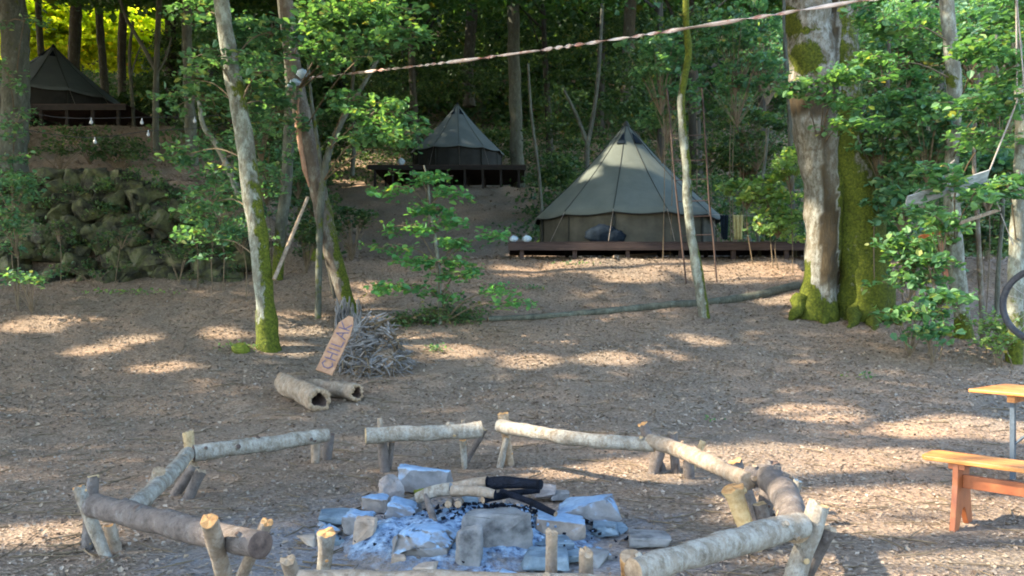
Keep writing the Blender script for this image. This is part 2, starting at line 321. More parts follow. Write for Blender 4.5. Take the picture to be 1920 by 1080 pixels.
def plank(name, cs, ang, rough):
    m, t, b = mat(name, rough, .4); tc = N(t, 'ShaderNodeTexCoord'); a = N(t, 'ShaderNodeMapping'); a.inputs['Rotation'].default_value = (0, 0, ang); t.links.new(tc.outputs['Object'], a.inputs[0])
    q = N(t, 'ShaderNodeMapping'); q.inputs['Scale'].default_value = (.7, 9, 9); t.links.new(a.outputs[0], q.inputs[0])
    n = N(t, 'ShaderNodeTexNoise'); n.inputs['Scale'].default_value = 3.2; n.inputs['Detail'].default_value = 7; n.inputs['Roughness'].default_value = .65; n.inputs['Distortion'].default_value = .6; t.links.new(q.outputs[0], n.inputs[0])
    c = ramp(t, n.outputs['Fac'], cs); d = ramp(t, tex(t, (1, 1, 1), 'noise', 4.5, 6, .75), [(.36, (.55, .5, .45)), (.5, (1, 1, 1))]); t.links.new(mixc(t, .8, c, d, 'MULTIPLY'), b.inputs['Base Color'])
    rr = ramp(t, n.outputs['Fac'], [(.3, (rough + .2,) * 3), (.7, (rough,) * 3)]); t.links.new(rr, b.inputs['Roughness']); bump(t, b, n.outputs['Fac'], .003, .7); return m
M['plank_orange'] = plank('plank_orange', [(.3, (.24, .08, .02)), (.48, (.42, .16, .035)), (.65, (.54, .25, .07))], math.radians(45.5), .36)
M['steel_dark'] = noisy('steel_dark', [(.3, (.03, .045, .06)), (.7, (.06, .08, .10))], 9, rough=.5)
M['rust'] = noisy('rust', [(.3, (.035, .022, .017)), (.7, (.075, .048, .036))], 9)
M['sign_wood'] = noisy('sign_wood', [(.3, (.21, .11, .06)), (.5, (.31, .175, .10)), (.75, (.39, .24, .15))], 9, (1, 1, 1), bd=.002)
M['paint_blue'] = noisy('paint_blue', [(.3, (.07, .06, .10)), (.7, (.15, .11, .15))], 30)
M['weathered'] = noisy('weathered', [(.3, (.16, .165, .15)), (.5, (.25, .255, .24)), (.75, (.36, .36, .34))], 10, (.5, 2, 2), bd=.006)
M['tape'] = noisy('tape', [(.40, (.30, .14, .11)), (.47, (.42, .34, .31)), (.7, (.55, .5, .48))], 5, bd=.002, rough=.35, spec=.5)
M['cloth_white'] = noisy('cloth_white', [(.3, (.25, .33, .38)), (.7, (.45, .53, .56))], 14, bd=.02)
M['cloth_yellow'] = noisy('cloth_yellow', [(.3, (.26, .22, .08)), (.7, (.42, .37, .16))], 9, bd=.02)
M['bulb'] = noisy('bulb_glass', [(.3, (.3, .32, .33)), (.7, (.5, .52, .53))], 5, rough=.2, spec=.6)
M['rope'] = noisy('rope', [(.3, (.15, .13, .11)), (.7, (.32, .29, .25))], 60)
M['rubber'] = noisy('rubber', [(.3, (.014, .016, .02)), (.7, (.04, .045, .055))], 20, rough=.6)
M['moss_rock'] = noisy('moss_rock', [(.36, (.014, .014, .008)), (.47, (.048, .048, .026)), (.56, (.078, .085, .03)), (.72, (.14, .13, .09))], 3.4, bd=.06, bs=1, det=7)
M['moss'] = noisy('moss', [(.3, (.06, .075, .008)), (.6, (.15, .18, .015)), (.8, (.27, .28, .03))], 16, bd=.03, bs=1)
M['peel'] = noisy('peel', [(.3, (.24, .12, .07)), (.7, (.36, .22, .14))], 10)

# ---------------------------------------------------------------- ground sheet
def build_ground():
    u = np.linspace(-1, 1, 321); xs = np.sinh(u * 3.2) / np.sinh(3.2) * 110
    v = np.linspace(0, 1, 420); ys = -30 + 34 * np.minimum(v / .12, 1) + np.where(v > .12, (np.sinh((v - .12) / .88 * 3.0) / np.sinh(3.0)) * 166, 0)
    X, Y = np.meshgrid(xs, ys); Zz = H(X, Y)
    nz = np.sin(X * 1.9 + np.sin(Y * 1.3) * 2) * np.sin(Y * 1.7 + np.sin(X) * 2); Zz += nz * .10 * sm(22, 40, Y)
    V = np.stack([X, Y, Zz], -1).reshape(-1, 3); n, k = len(xs), len(ys)
    i = (np.arange(k - 1)[:, None] * n + np.arange(n - 1)[None]).ravel()
    tag(qmesh('ground', V, np.stack([i, i + 1, i + n + 1, i + n], -1), [M['ground']]), kind='structure')
build_ground()

def litter():
    n1, n2, n3 = 44000, 90000, 30000
    y1 = R.uniform(2.6, 9, n1); x1 = R.uniform(-.72, .72, n1) * (y1 + 1.2)
    y2 = 9 + 12 * R.random(n2) ** .8; x2 = R.uniform(-.7, .7, n2) * y2
    y3 = R.uniform(19, 42, n3); x3 = R.uniform(-.7, .7, n3) * y3
    x = np.concatenate([x1, x2, x3]); y = np.concatenate([y1, y2, y3]); s = np.concatenate([R.uniform(.014, .042, n1), R.uniform(.025, .06, n2), R.uniform(.05, .11, n3)])
    # thinner on the ash dust by the fire; patchy elsewhere
    k = 1 - .85 * np.exp(-(((x + .25) / 1.5) ** 2 + ((y - 5.0) / 1.1) ** 2) ** 1.5); pt = .62 + .38 * np.sin(x * 1.1 + 2 * np.sin(y * .8)) * np.sin(y * 1.3 + np.sin(x * 1.7) * 2)
    m = R.random(len(x)) < k * np.clip(pt + .25, .2, 1); x, y, s = x[m], y[m], s[m]
    V, Fq = leafs(np.stack([x, y, H(x, y) + .004 + s * .12], -1), s, .32, 'Q')
    tag(qmesh('fallen_leaves', V, Fq, [M['litter']], smooth=False), 'brown dry leaves and chips strewn over the camp floor', 'leaf litter', kind='stuff')
litter()
def ground_twigs():
    qb = QB()
    for i in range(1300):
        y = 3 + 17 * random.random() ** 1.3; x = random.uniform(-.68, .68) * y; a = random.uniform(0, 6.28); l = random.uniform(.05, .22); d = np.array([math.cos(a), math.sin(a), 0]) * l
        c = np.array([x, y, 0]); e = [c - d, c + np.array([-d[1], d[0], 0]) * random.uniform(-.2, .2), c + d]
        for q in e: q[2] = float(H(q[0], q[1])) + .008 + random.random() * .01
        k = random.uniform(.002, .006); V, Fq, _, _ = tube(e, [k, k, k * .6], 4, 4); qb.add(V, Fq, 0)
    tag(qb.build('fallen_twigs', [M['twig']]), 'small dry twigs scattered over the camp floor', 'twigs', kind='stuff')
ground_twigs()

# ---------------------------------------------------------------- trees
def mossfn(base, hgt=.5, amt=1.0, side=None, extra=(), bgd=0.0):
    """moss climbs from the foot, on one side of the trunk, and in patches ((x,y,z,r,strength), ...)"""
    def f(p):
        z = p[2] - base[2]; m = amt * max(0, 1 - z / hgt) + bgd
        if side is not None: m += side[3] * max(0, (p[0] - base[0] - side[4] * z) * side[0] + (p[1] - base[1]) * side[1]) * max(0, 1 - z / side[2])
        for (x, y, zz, r, s) in extra: m += s * max(0, 1 - math.sqrt((p[0] - x) ** 2 * .6 + (p[1] - y) ** 2 * .3 + (p[2] - zz) ** 2) / r)
        return m
    return f
WSC = .88
def ptrunk(pts, Y, dY=0):
    """pixel path [(px,py,width_px)] at distance Y -> world points and radii"""
    n = len(pts); W = []; Rr = []
    for i, (px, py, wd) in enumerate(pts):
        y = Y + dY * i / max(1, n - 1); W.append(P(px, py, y)); Rr.append(wd * WSC / 2 / F * y)
    return W, Rr
def tree(name, label, cat, stems, bmat, foliage=(), leaf='leaf_near', L=.09, moss=None, ns=16, rows=40, amp=.10, group=None, dY=0, limbs=(), rib=0, tmpl='L', fq=3.0):
    """stems: list of (pixel path, Y); foliage: (px,py,Y,rx,ry,discs,per)"""
    b0, _ = ptrunk(stems[0][0], stems[0][1]); base = b0[0].copy(); base[2] = float(H(base[0], base[1])) if abs(H(base[0], base[1]) - base[2]) < 1.2 else base[2]
    t = thing(name, label, cat, base, group); mb = MB()
    for si, (pts, Y) in enumerate(stems):
        W, Rr = ptrunk(pts, Y, dY)
        g = float(H(W[0][0], W[0][1]))
        if abs(g - W[0][2]) < 1.2: W[0][2] = g - .12
        if W[-1][2] > 4.5 + W[0][2] * .6 and pts[-1][1] <= 0:  # carry on above the frame
            d = W[-1] - W[-2]; d /= np.linalg.norm(d); d[2] = max(d[2], .9); W.append(W[-1] + d * 3.5); Rr.append(Rr[-1] * .75); W.append(W[-1] + d * 3.0); Rr.append(Rr[-1] * .5)
        addtube(mb, W, Rr, ns, rows, amp, fq, seed=si * 7 + int(abs(pts[0][0])), mossf=moss if moss else (lambda p: 0.0), rib=rib)
    for pts, Y, d in limbs:
        W, Rr = ptrunk(pts, Y, d); addtube(mb, W, Rr, 7, 14, .08, 4, seed=int(pts[0][1]), mossf=moss if moss else (lambda p: 0.0))
    mb.build('trunk', [M[bmat]], t)
    if foliage:
        qb = QB(); axis = b0
        for (px, py, Y, rx, ry, discs, per) in foliage:
            c = P(px, py, Y); k = Y / F; a = min(axis, key=lambda q: abs(q[2] - c[2] + .4)); 
            root = c
            if np.linalg.norm(a - c) < 6:
                V, Fq, _, _ = tube([a, (a + c) / 2 + np.array([0, 0, .15]), c], [.014, .011, .007], 5, 6, .1, 3); qb.add(V, Fq, 1)
            spray(qb, c, (rx * k, max(.35, rx * k * .7), ry * k), discs, per, L, root=root, tmpl=tmpl)
        qb.build('crown', [M[leaf], M['twig']], t)
    return t
LIT = []   # openings in the canopy: (point, radius): sun reaches these spots
def lit(px, py, r, Y=None): LIT.append((G(px, py) if Y is None else P(px, py, Y), r))

YT1 = G(503, 655)[1]; b = G(503, 655)
tree('tree', 'pale lichened tree whose foot glows with yellow moss, left of the sign', 'tree',
     [([(505, 655, 58), (502, 628, 46), (498, 580, 41), (490, 490, 40), (478, 400, 40), (465, 300, 38), (448, 200, 37), (432, 120, 34), (422, 50, 33), (412, -20, 31)], YT1)], 'bark_pale',
     [(430, 60, 14.6, 60, 40, 8, 34), (480, 160, 14.5, 60, 55, 9, 34), (390, 190, 14.2, 70, 40, 9, 30), (440, 290, 14.7, 50, 50, 7, 30), (360, 150, 14, 60, 22, 5, 26), (510, 60, 13.9, 55, 50, 9, 30), (350, 290, 14, 45, 25, 5, 26), (400, 380, 14.4, 60, 50, 9, 28), (520, 210, 15, 40, 60, 6, 28), (380, 30, 14.5, 55, 40, 7, 28), (395, 450, 14.8, 60, 30, 6, 28), (400, 110, 13, 70, 14, 4, 28), (500, 130, 13, 40, 20, 3, 26)],
     'leaf_blue', .12, moss=mossfn(b, .75, 1.1, side=(1, .1, 4.2, 7.0, -.13), bgd=.12, extra=[(P(478, 150, YT1)[0], YT1, P(478, 170, YT1)[2], .45, .9)]), ns=20, rows=70, amp=.09, group='trees round the clearing')
Y2 = G(652, 590)[1]; b2 = G(652, 590)
t2 = tree('tree', 'leaning brown trunk with mossy foot and white cloth knotted at its broken crook', 'tree',
     [([(655, 590, 42), (643, 545, 36), (630, 500, 36), (612, 430, 38), (600, 370, 38), (585, 310, 38), (572, 240, 36), (558, 170, 33), (548, 110, 31), (540, 50, 30), (535, -20, 28)], Y2)], 'bark_red',
     [(640, 60, 12.6, 70, 40, 14, 34), (700, 85, 12.4, 70, 35, 14, 34), (600, 25, 14, 60, 26, 6, 30), (760, 60, 12.4, 35, 25, 5, 30), (660, 20, 12.5, 90, 28, 10, 34), (630, 115, 13.8, 45, 24, 5, 30), (720, 20, 12.4, 60, 24, 7, 30)],
     'leaf_near', .12, moss=mossfn(b2, .5, .8, side=(1, -.2, 3.0, 6.5, -.27)), ns=18, rows=60, amp=.10, group='trees round the clearing')
mb = MB(); addtube(mb, *ptrunk([(560, 185, 6), (560, 240, 13), (568, 300, 12), (580, 350, 5)], Y2 - .14), 6, 16, .2, 5); mb.build('torn_bark', [M['peel']], t2)
mb = MB(); addtube(mb, *ptrunk([(604, 350, 3), (597, 420, 7), (612, 480, 9), (628, 560, 8)], Y2 - .05), 6, 16, .3, 5); mb.build('hanging_bark', [M['bark_brown']], t2)
tree('tree', 'thin grey stem standing straight just behind the leaning trunk', 'tree',
     [([(520, 500, 24), (526, 440, 24), (536, 360, 24), (541, 270, 24), (545, 180, 23), (540, 90, 22), (528, -10, 20)], 17.6)], 'bark_grey', [(560, 250, 17, 45, 60, 6, 26), (500, 320, 17, 40, 70, 7, 26), (480, 120, 17, 50, 60, 7, 26)], 'leaf_blue', .10, ns=10, moss=mossfn(P(520, 500, 17.6), 1, .6, bgd=.2), group='trees round the clearing')
tree('tree', 'slanting young tree forking behind the leaning trunk, with hanging leafy branches', 'tree',
     [([(596, 500, 14), (600, 420, 14), (606, 340, 14), (618, 280, 14), (645, 220, 12), (680, 160, 10), (715, 95, 8), (735, 30, 7)], 15.2), ([(606, 340, 9), (598, 280, 9), (585, 200, 8), (578, 120, 6)], 15.2)], 'bark_grey',
     [(720, 215, 13.4, 60, 24, 9, 34), (755, 258, 13.2, 45, 20, 6, 30), (690, 250, 13.4, 55, 25, 8, 30), (660, 190, 13.8, 45, 25, 6, 30)], 'leaf_near', .12, moss=lambda p: .35, ns=9, group='trees round the clearing')
Y6 = G(1320, 594)[1]; b6 = G(1320, 594)
tree('tree', 'slender crooked pale tree standing alone in front of the big tent', 'tree',
     [([(1322, 594, 28), (1316, 560, 23), (1306, 500, 22), (1296, 440, 20), (1289, 370, 20), (1287, 310, 18), (1280, 250, 18), (1277, 190, 17), (1284, 140, 16), (1291, 100, 15), (1287, 50, 15), (1286, -10, 14)], Y6)], 'bark_pale', (),
     moss=mossfn(b6, .05, 0, side=(1, 0, 7, 11.0, -.13), bgd=.12, extra=[(P(1290, 20, Y6)[0], Y6, P(1290, 20, Y6)[2], .9, .8)]), ns=12, rows=60, amp=.12, group='trees round the clearing')
Y7 = G(1540, 592)[1]; bL = G(1530, 595)
def mossbig(p):
    px = 960 + p[0] / p[1] * F; py = HZ - (p[2] - CAM) / p[1] * F
    m = -1.0 + .9 * (px < 1542 - (py - 300) * .02 and py > 215) + .9 * (py < 62 and px < 1560)
    m += 2.0 * max(0, 1 - max(0, 535 - py) / 70) if px < 1520 else 1.9 * max(0, 1 - max(0, 575 - py) / 60) if px < 1572 else 0
    m += 2.7 * max(0, 1 - math.hypot((px - 1512) / 75, (py - 108) / 75)) + 2.0 * max(0, 1 - math.hypot((px - 1482) / 24, (py - 38) / 45))
    m += (1.6 if py < 330 else 1.85) if px > 1572 else 0
    m += 1.2 * max(0, 1 - math.hypot((px - 1572) / 34, (py - 280) / 120))
    return m
t7 = tree('big_tree', 'huge twin stemmed old tree with grey bark and thick yellow green moss', 'tree',
     [([(1528, 596, 96), (1534, 560, 80), (1540, 510, 72), (1545, 440, 72), (1545, 360, 80), (1537, 280, 92), (1528, 200, 98), (1525, 120, 96), (1520, 50, 90), (1515, -20, 88)], Y7),
      ([(1622, 604, 150), (1620, 570, 128), (1616, 510, 116), (1608, 430, 114), (1594, 350, 114), (1578, 270, 112), (1570, 190, 94), (1568, 110, 90), (1572, 40, 88), (1578, -20, 86)], Y7 + .15)], 'bark_giant',
     [(1550, 150, 13.2, 70, 12, 5, 40), (1500, 160, 13.2, 35, 8, 2, 36), (1560, 190, 13.3, 50, 9, 4, 36), (1600, 235, 13.3, 50, 8, 4, 36)], 'leaf_near', .12, moss=mossbig, ns=36, rows=90, amp=.10, rib=.035, fq=2.0, group=None)
mb = MB()
for (x0, y0, x1, y1, w0) in [(1500, 575, 1478, 600, 30), (1600, 590, 1590, 618, 34), (1660, 585, 1690, 612, 34), (1630, 600, 1640, 624, 30), (1540, 592, 1545, 608, 30)]:
    p0 = P(x0, y0 - 14, Y7 - .1); p1 = G(x1, y1); p1[2] -= .05; addtube(mb, [p0, (p0 + p1) / 2 + np.array([0, -.08, -.02]), p1], [w0 / 2 / F * Y7 * .9, w0 / 2 / F * Y7 * .6, .02], 10, 10, .35, 6, mossf=lambda p: 1.0)
mb.build('root', [M['bark_giant']], t7)
Y8 = G(1805, 632)[1]
def moss8(p):
    px = 960 + p[0] / p[1] * F; py = HZ - (p[2] - CAM) / p[1] * F
    return 1.1 * max(0, 1 - abs(py - 625) / 60) + 1.3 * max(0, 1 - math.hypot((px - 1782) / 28, (py - 150) / 22)) + 1.1 * max(0, 1 - math.hypot((px - 1768) / 20, (py - 235) / 40)) + .9 * max(0, 1 - math.hypot((px - 1780) / 30, (py - 450) / 24))
tree('tree', 'pale spotted straight tree right of the mossy giant, boards strung beside it', 'tree',
     [([(1808, 634, 44), (1805, 600, 34), (1798, 540, 34), (1790, 460, 34), (1785, 380, 32), (1785, 300, 30), (1790, 220, 30), (1788, 150, 31), (1782, 80, 30), (1772, -20, 28)], Y8)], 'bark_pale',
     [(1730, 60, 15, 60, 40, 8, 30), (1700, 170, 14.9, 60, 40, 8, 30), (1850, 90, 12, 60, 20, 7, 30), (1850, 200, 12, 60, 30, 9, 30), (1700, 280, 14.9, 60, 30, 8, 30), (1650, 120, 13.6, 45, 40, 6, 28), (1850, 260, 12.2, 50, 20, 5, 28), (1790, 345, 11.2, 40, 8, 3, 26), (1730, 395, 11.0, 45, 10, 3, 28), (1820, 375, 11.1, 35, 8, 2, 26), (1760, 320, 11.4, 40, 10, 3, 26), (1650, 40, 13.5, 60, 40, 9, 30)],
     'leaf_near', .13, moss=moss8, ns=16, rows=60, amp=.10, group='trees round the clearing')
Y9 = 12.6
tree('tree', 'narrow pale tree at the right picture edge beside the hanging tyre', 'tree',
     [([(1902, 640, 34), (1903, 560, 30), (1906, 460, 29), (1911, 360, 28), (1916, 260, 26), (1912, 160, 22), (1905, 60, 18), (1900, -20, 16)], Y9)], 'bark_pale',
     [(1890, 350, 11.6, 40, 18, 6, 34), (1890, 130, 11.8, 50, 40, 8, 34), (1910, 20, 12, 50, 40, 8, 30)], 'leaf_near', .13, moss=mossfn(P(1902, 640, Y9), 1.0, .8), ns=14, rows=50, group='trees round the clearing')
tree('tree', 'broad shaded trunk at the left picture edge in front of the farthest left tent', 'tree',
     [([(22, 330, 66), (24, 290, 56), (28, 220, 54), (30, 150, 53), (28, 80, 52), (22, -20, 50)], 20.5)], 'bark_grey',
     [(30, 235, 17, 40, 45, 6, 26), (10, 300, 16, 40, 30, 4, 26), (45, 40, 18, 50, 8, 3, 26), (30, 345, 16.5, 60, 30, 6, 26), (15, 140, 18, 35, 50, 4, 24)], 'leaf_blue', .10, moss=lambda p: .25, ns=18, rows=40, group='trees round the clearing')
# slim trunks further back
slim = [([(972, 330, 32), (968, 260, 28), (966, 180, 27), (963, 90, 26), (962, -20, 24)], 43, 'bark_grey', 'straight grey trunk rising just right of the middle tent'),
        ([(1100, 330, 11), (1102, 270, 11), (1112, 220, 9), (1122, 140, 8), (1128, 40, 7), (1130, -20, 6)], 32, 'bark_grey', 'slim forked tree behind the left flank of the big tent'),
        ([(1018, 410, 8), (1012, 340, 7), (1003, 270, 7), (995, 200, 6), (990, 120, 5)], 29, 'bark_grey', 'wispy bent stem between the middle tent and the big tent'),
        ([(294, 300, 15), (292, 240, 14), (292, 170, 13), (296, 60, 12), (300, -20, 11)], 25, 'bark_grey', 'slim straight trunk above the rock bank behind the bulbs'),
        ([(362, 330, 28), (359, 270, 26), (356, 200, 24), (352, 100, 22), (350, -20, 20)], 23, 'bark_grey', 'grey trunk left of the lichened tree on the upper terrace'),
        ([(452, 380, 14), (430, 320, 13), (405, 270, 12), (378, 225, 10), (370, 120, 7)], 17.5, 'bark_pale', 'curved branchy stem leaning left behind the lichened tree'),
        ([(252, 225, 8), (246, 160, 8), (243, 100, 7), (250, 40, 6)], 29, 'bark_grey', 'thin bowed stem right of the farthest left tent'),
        ([(1490, 480, 12), (1484, 330, 11), (1480, 200, 11), (1472, 80, 10), (1470, -20, 9)], 20.5, 'bark_grey', 'narrow straight stem left of the mossy giant'),
        ([(1845, 625, 12), (1838, 520, 11), (1832, 400, 10), (1826, 280, 9), (1835, 120, 8)], 13.6, 'bark_red', 'thin brown stem right of the pale spotted tree'),
        ([(1868, 610, 10), (1872, 500, 9), (1880, 380, 8), (1872, 200, 7), (1868, 60, 6)], 15.2, 'bark_grey', 'thin shaded stem between two pale trees at the right'),
        ([(1425, 470, 9), (1420, 400, 8), (1432, 320, 7), (1440, 240, 6)], 21.5, 'bark_grey', 'thin stem among leaves right of the big tent'),
        ([(1178, 240, 30), (1176, 150, 28), (1180, 60, 26), (1182, -20, 24)], 38, 'bark_brown', 'thick ivy brown trunk above the apex of the big tent'),
        ([(1655, 470, 12), (1650, 330, 11), (1662, 200, 9), (1668, 60, 8)], 17, 'bark_brown', 'brown stem in the leaves right of the mossy giant'),
        ([(140, 200, 26), (138, 120, 24), (142, 40, 24), (145, -20, 22)], 38, 'bark_brown', 'dark trunk behind the farthest left tent against bright leaves'),
        ([(200, 200, 18), (192, 110, 16), (186, 30, 16), (184, -20, 14)], 40, 'bark_brown', 'second dark trunk right of the left tent apex against bright leaves'),
        ([(232, 200, 20), (228, 110, 18), (232, 10, 18), (232, -20, 18)], 36, 'bark_brown', 'third dark trunk right of the left tent apex'),
        ([(80, 180, 14), (76, 90, 14), (72, 20, 13), (72, -20, 12)], 39, 'bark_brown', 'narrow dark trunk left of the left tent apex'),
        ([(880, 200, 26), (878, 120, 24), (884, 40, 24), (886, -20, 22)], 52, 'bark_brown', 'dim trunk above the apex of the middle tent'),
        ([(780, 300, 16), (776, 200, 16), (770, 80, 14), (768, -20, 14)], 46, 'bark_brown', 'dim trunk left of the middle tent'),
        ([(660, 330, 10), (664, 260, 9), (660, 180, 8), (668, 60, 7)], 30, 'bark_grey', 'thin stem in the shade left of the middle deck')]
for i, (pts, Y, bm, lab) in enumerate(slim):
    fl = []
    x, y, _ = pts[-1]
    limbs = []
    if i in (1,): limbs = [([(1101, 268, 9), (1080, 215, 8), (1058, 170, 6)], Y, 0)]
    if i in (6,): limbs = [([(246, 140, 5), (255, 110, 4), (268, 75, 3)], Y, 0)]
    if i in (3,): limbs = [([(292, 130, 10), (270, 90, 9), (240, 40, 7), (225, 0, 6)], Y, 0), ([(293, 140, 5), (310, 110, 4), (322, 70, 4)], Y, 0)]
    tree('tree', lab, 'tree', [(pts, Y)], bm, fl, 'leaf_dark', .1, moss=lambda p: .22, ns=8, rows=24, amp=.12, group='slim trees in the wood', limbs=limbs)
o = MB(); W, Rr = ptrunk([(514, 524, 9), (545, 448, 8), (577, 370, 7)], 13.2, 1.0); addtube(o, W, Rr, 7, 8, .06, 5, cap=1)
tag(o.build('wooden_pole', [M['log_tan'], M['cut']], origin=W[0]), 'bare thin pole propped slanting against the leaning trunk', 'pole')

# sapling in the middle and other leafy plants
ys = G(822, 608)[1]
tree('sapling', 'young broadleaf sapling with layered horizontal branches left of the big tent', 'sapling',
     [([(826, 608, 10), (824, 560, 9), (822, 500, 9), (815, 440, 8), (806, 390, 7), (802, 340, 5), (795, 310, 3)], ys)], 'bark_pale',
     [(785, 330, ys - .3, 62, 7, 4, 30), (745, 358, ys - .2, 42, 7, 3, 28), (850, 362, ys - .3, 32, 8, 3, 28), (825, 392, ys - .5, 58, 7, 4, 30), (845, 420, ys - .2, 36, 8, 2, 28), (765, 428, ys - .5, 55, 7, 4, 30), (740, 465, ys - .4, 40, 6, 2, 28), (880, 455, ys - .4, 55, 8, 4, 30), (930, 443, ys - .5, 30, 8, 2, 26), (820, 492, ys - .6, 80, 7, 5, 32), (748, 540, ys - .6, 66, 5, 4, 32), (870, 518, ys - .4, 60, 7, 4, 30), (925, 545, ys - .5, 50, 8, 3, 28), (965, 568, ys - .5, 35, 6, 2, 24), (845, 552, ys, 45, 10, 3, 28)], 'leaf_sap', .12, ns=8, rows=24, amp=.05)
def bush(name, label, cat, blobs, leaf='leaf_near', L=.09, stems=4, group=None, tmpl='L', dr=(.2, .4), tw=.005, tilt=.5):
    c0 = blobs[0]; g = P(c0[0], c0[1], c0[2]); base = onG(g[0], g[1]); t = thing(name, label, cat, base, group); qb = QB()
    for (px, py, Y, rx, ry, discs, per) in blobs:
        c = P(px, py, Y); k = Y / F; root = onG(c[0] + random.uniform(-.1, .1), c[1])
        if tw and c[2] - root[2] < 7: spray(qb, c, (rx * k, max(.3, rx * k * .8), ry * k), discs, per, L, dr, root=root * .3 + c * .7 if c[2] - root[2] > 1 else root, tw=tw, tilt=tilt, tmpl=tmpl)
        else: spray(qb, c, (rx * k, max(.3, rx * k * .8), ry * k), discs, per, L, dr, root=None, tw=0, tilt=tilt, tmpl=tmpl)
    qb.build('foliage', [M[leaf], M['twig']], t)
    for i in range(stems):
        mb = MB(); bl = blobs[i % len(blobs)]; c = P(bl[0], bl[1], bl[2]); r0 = onG(c[0] + random.uniform(-.15, .15), c[1] + random.uniform(-.1, .1)); r0[2] -= .05
        if c[2] < r0[2] + .1: c[2] = r0[2] + .25
        addtube(mb, [r0, (r0 + c) / 2 + np.array([random.uniform(-.1, .1), 0, 0]), c], [.012, .009, .005], 6, 8, .15, 4); mb.build('stem', [M['twig']], t)
    return t
bush('shrub', 'low ivy like shrub with dark leaves at the foot of the sapling', 'shrub', [(770, 600, ys + .1, 45, 16, 12, 34), (830, 592, ys + .2, 55, 22, 16, 34), (880, 585, ys + .3, 40, 22, 10, 34)], 'leaf_dark', .07)
bush('shrub', 'leafy hazel shrub with bright sprays at the foot of the pale spotted tree', 'shrub', [(1715, 455, 13.4, 55, 14, 7, 30), (1750, 490, 13, 50, 12, 6, 30), (1705, 525, 13.2, 60, 14, 7, 30), (1760, 555, 12.7, 50, 12, 6, 30), (1715, 585, 12.9, 60, 14, 7, 30), (1765, 420, 13, 45, 16, 6, 30), (1745, 620, 12.6, 55, 9, 5, 28), (1690, 490, 13.6, 30, 30, 5, 28)], 'leaf_near', .13)
bush('shrub', 'pale green shrub between the big tent and the mossy giant', 'shrub', [(1440, 360, 18.5, 60, 30, 14, 34), (1400, 350, 18.7, 50, 22, 9, 34), (1460, 420, 18.3, 50, 40, 16, 34), (1480, 300, 18, 35, 40, 9, 34)], 'leaf_lime', .13)
bush('shrub', 'dense leafy shrub rising behind the strung boards at the right', 'shrub', [(1690, 360, 14.6, 60, 60, 24, 36), (1850, 300, 14.2, 70, 60, 26, 36), (1740, 230, 14.4, 70, 60, 24, 36), (1650, 250, 15, 60, 70, 18, 34), (1870, 180, 14.5, 60, 60, 20, 34), (1640, 400, 16, 50, 60, 12, 34)], 'leaf_blue', .14)
bush('shrub', 'yellow green shrub behind the hanging tyre', 'shrub', [(1870, 600, 13, 25, 25, 9, 30), (1880, 640, 12.4, 40, 12, 7, 30)], 'leaf_lime', .08)
bush('shrub', 'drooping branches above the shrub beside the big tent', 'shrub', [(1240, 100, 19, 80, 50, 16, 34), (1250, 180, 19.5, 60, 40, 11, 34), (1380, 130, 20, 90, 60, 18, 34), (1380, 50, 20, 90, 50, 16, 34), (1240, 230, 20, 40, 30, 6, 30)], 'leaf_blue', .15)
bush('shrub', 'dim bush filling the gap right of the big tent apex', 'shrub', [(1390, 190, 26, 100, 60, 26, 40), (1420, 250, 25, 80, 60, 20, 40), (1330, 270, 27, 50, 60, 12, 36)], 'leaf_dark', .14, dr=(.3, .6))
bush('shrub', 'blue green fern like shrub on the right end of the rock bank', 'shrub', [(410, 400, 16.8, 70, 40, 18, 34), (450, 440, 16.2, 45, 30, 10, 34), (370, 430, 17, 40, 25, 7, 30)], 'leaf_blue', .09)
bush('shrub', 'low leafy shrub at the left picture edge below the broad trunk', 'shrub', [(25, 350, 15.6, 45, 30, 10, 34), (30, 440, 15.4, 40, 50, 10, 34), (60, 520, 15.2, 60, 14, 6, 30)], 'leaf_blue', .09)
bush('shrub', 'dark twiggy bush on the terrace below the farthest left tent', 'shrub', [(225, 280, 22, 55, 30, 26, 34), (170, 250, 23, 60, 20, 14, 30), (110, 280, 22, 60, 18, 12, 30)], 'leaf_dark', .09)
bush('shrub', 'dark shrub in the hollow left of the sapling', 'shrub', [(655, 410, 19, 45, 30, 14, 34), (580, 440, 18, 40, 40, 12, 34), (590, 380, 20, 50, 40, 10, 30)], 'leaf_dark', .10)
bush('shrub', 'leafy thicket between the two left trees', 'shrub', [(500, 340, 18.5, 50, 70, 22, 34), (490, 230, 18.5, 50, 60, 18, 34), (560, 330, 19, 40, 60, 12, 34), (420, 330, 18.6, 50, 50, 14, 34)], 'leaf_blue', .10)
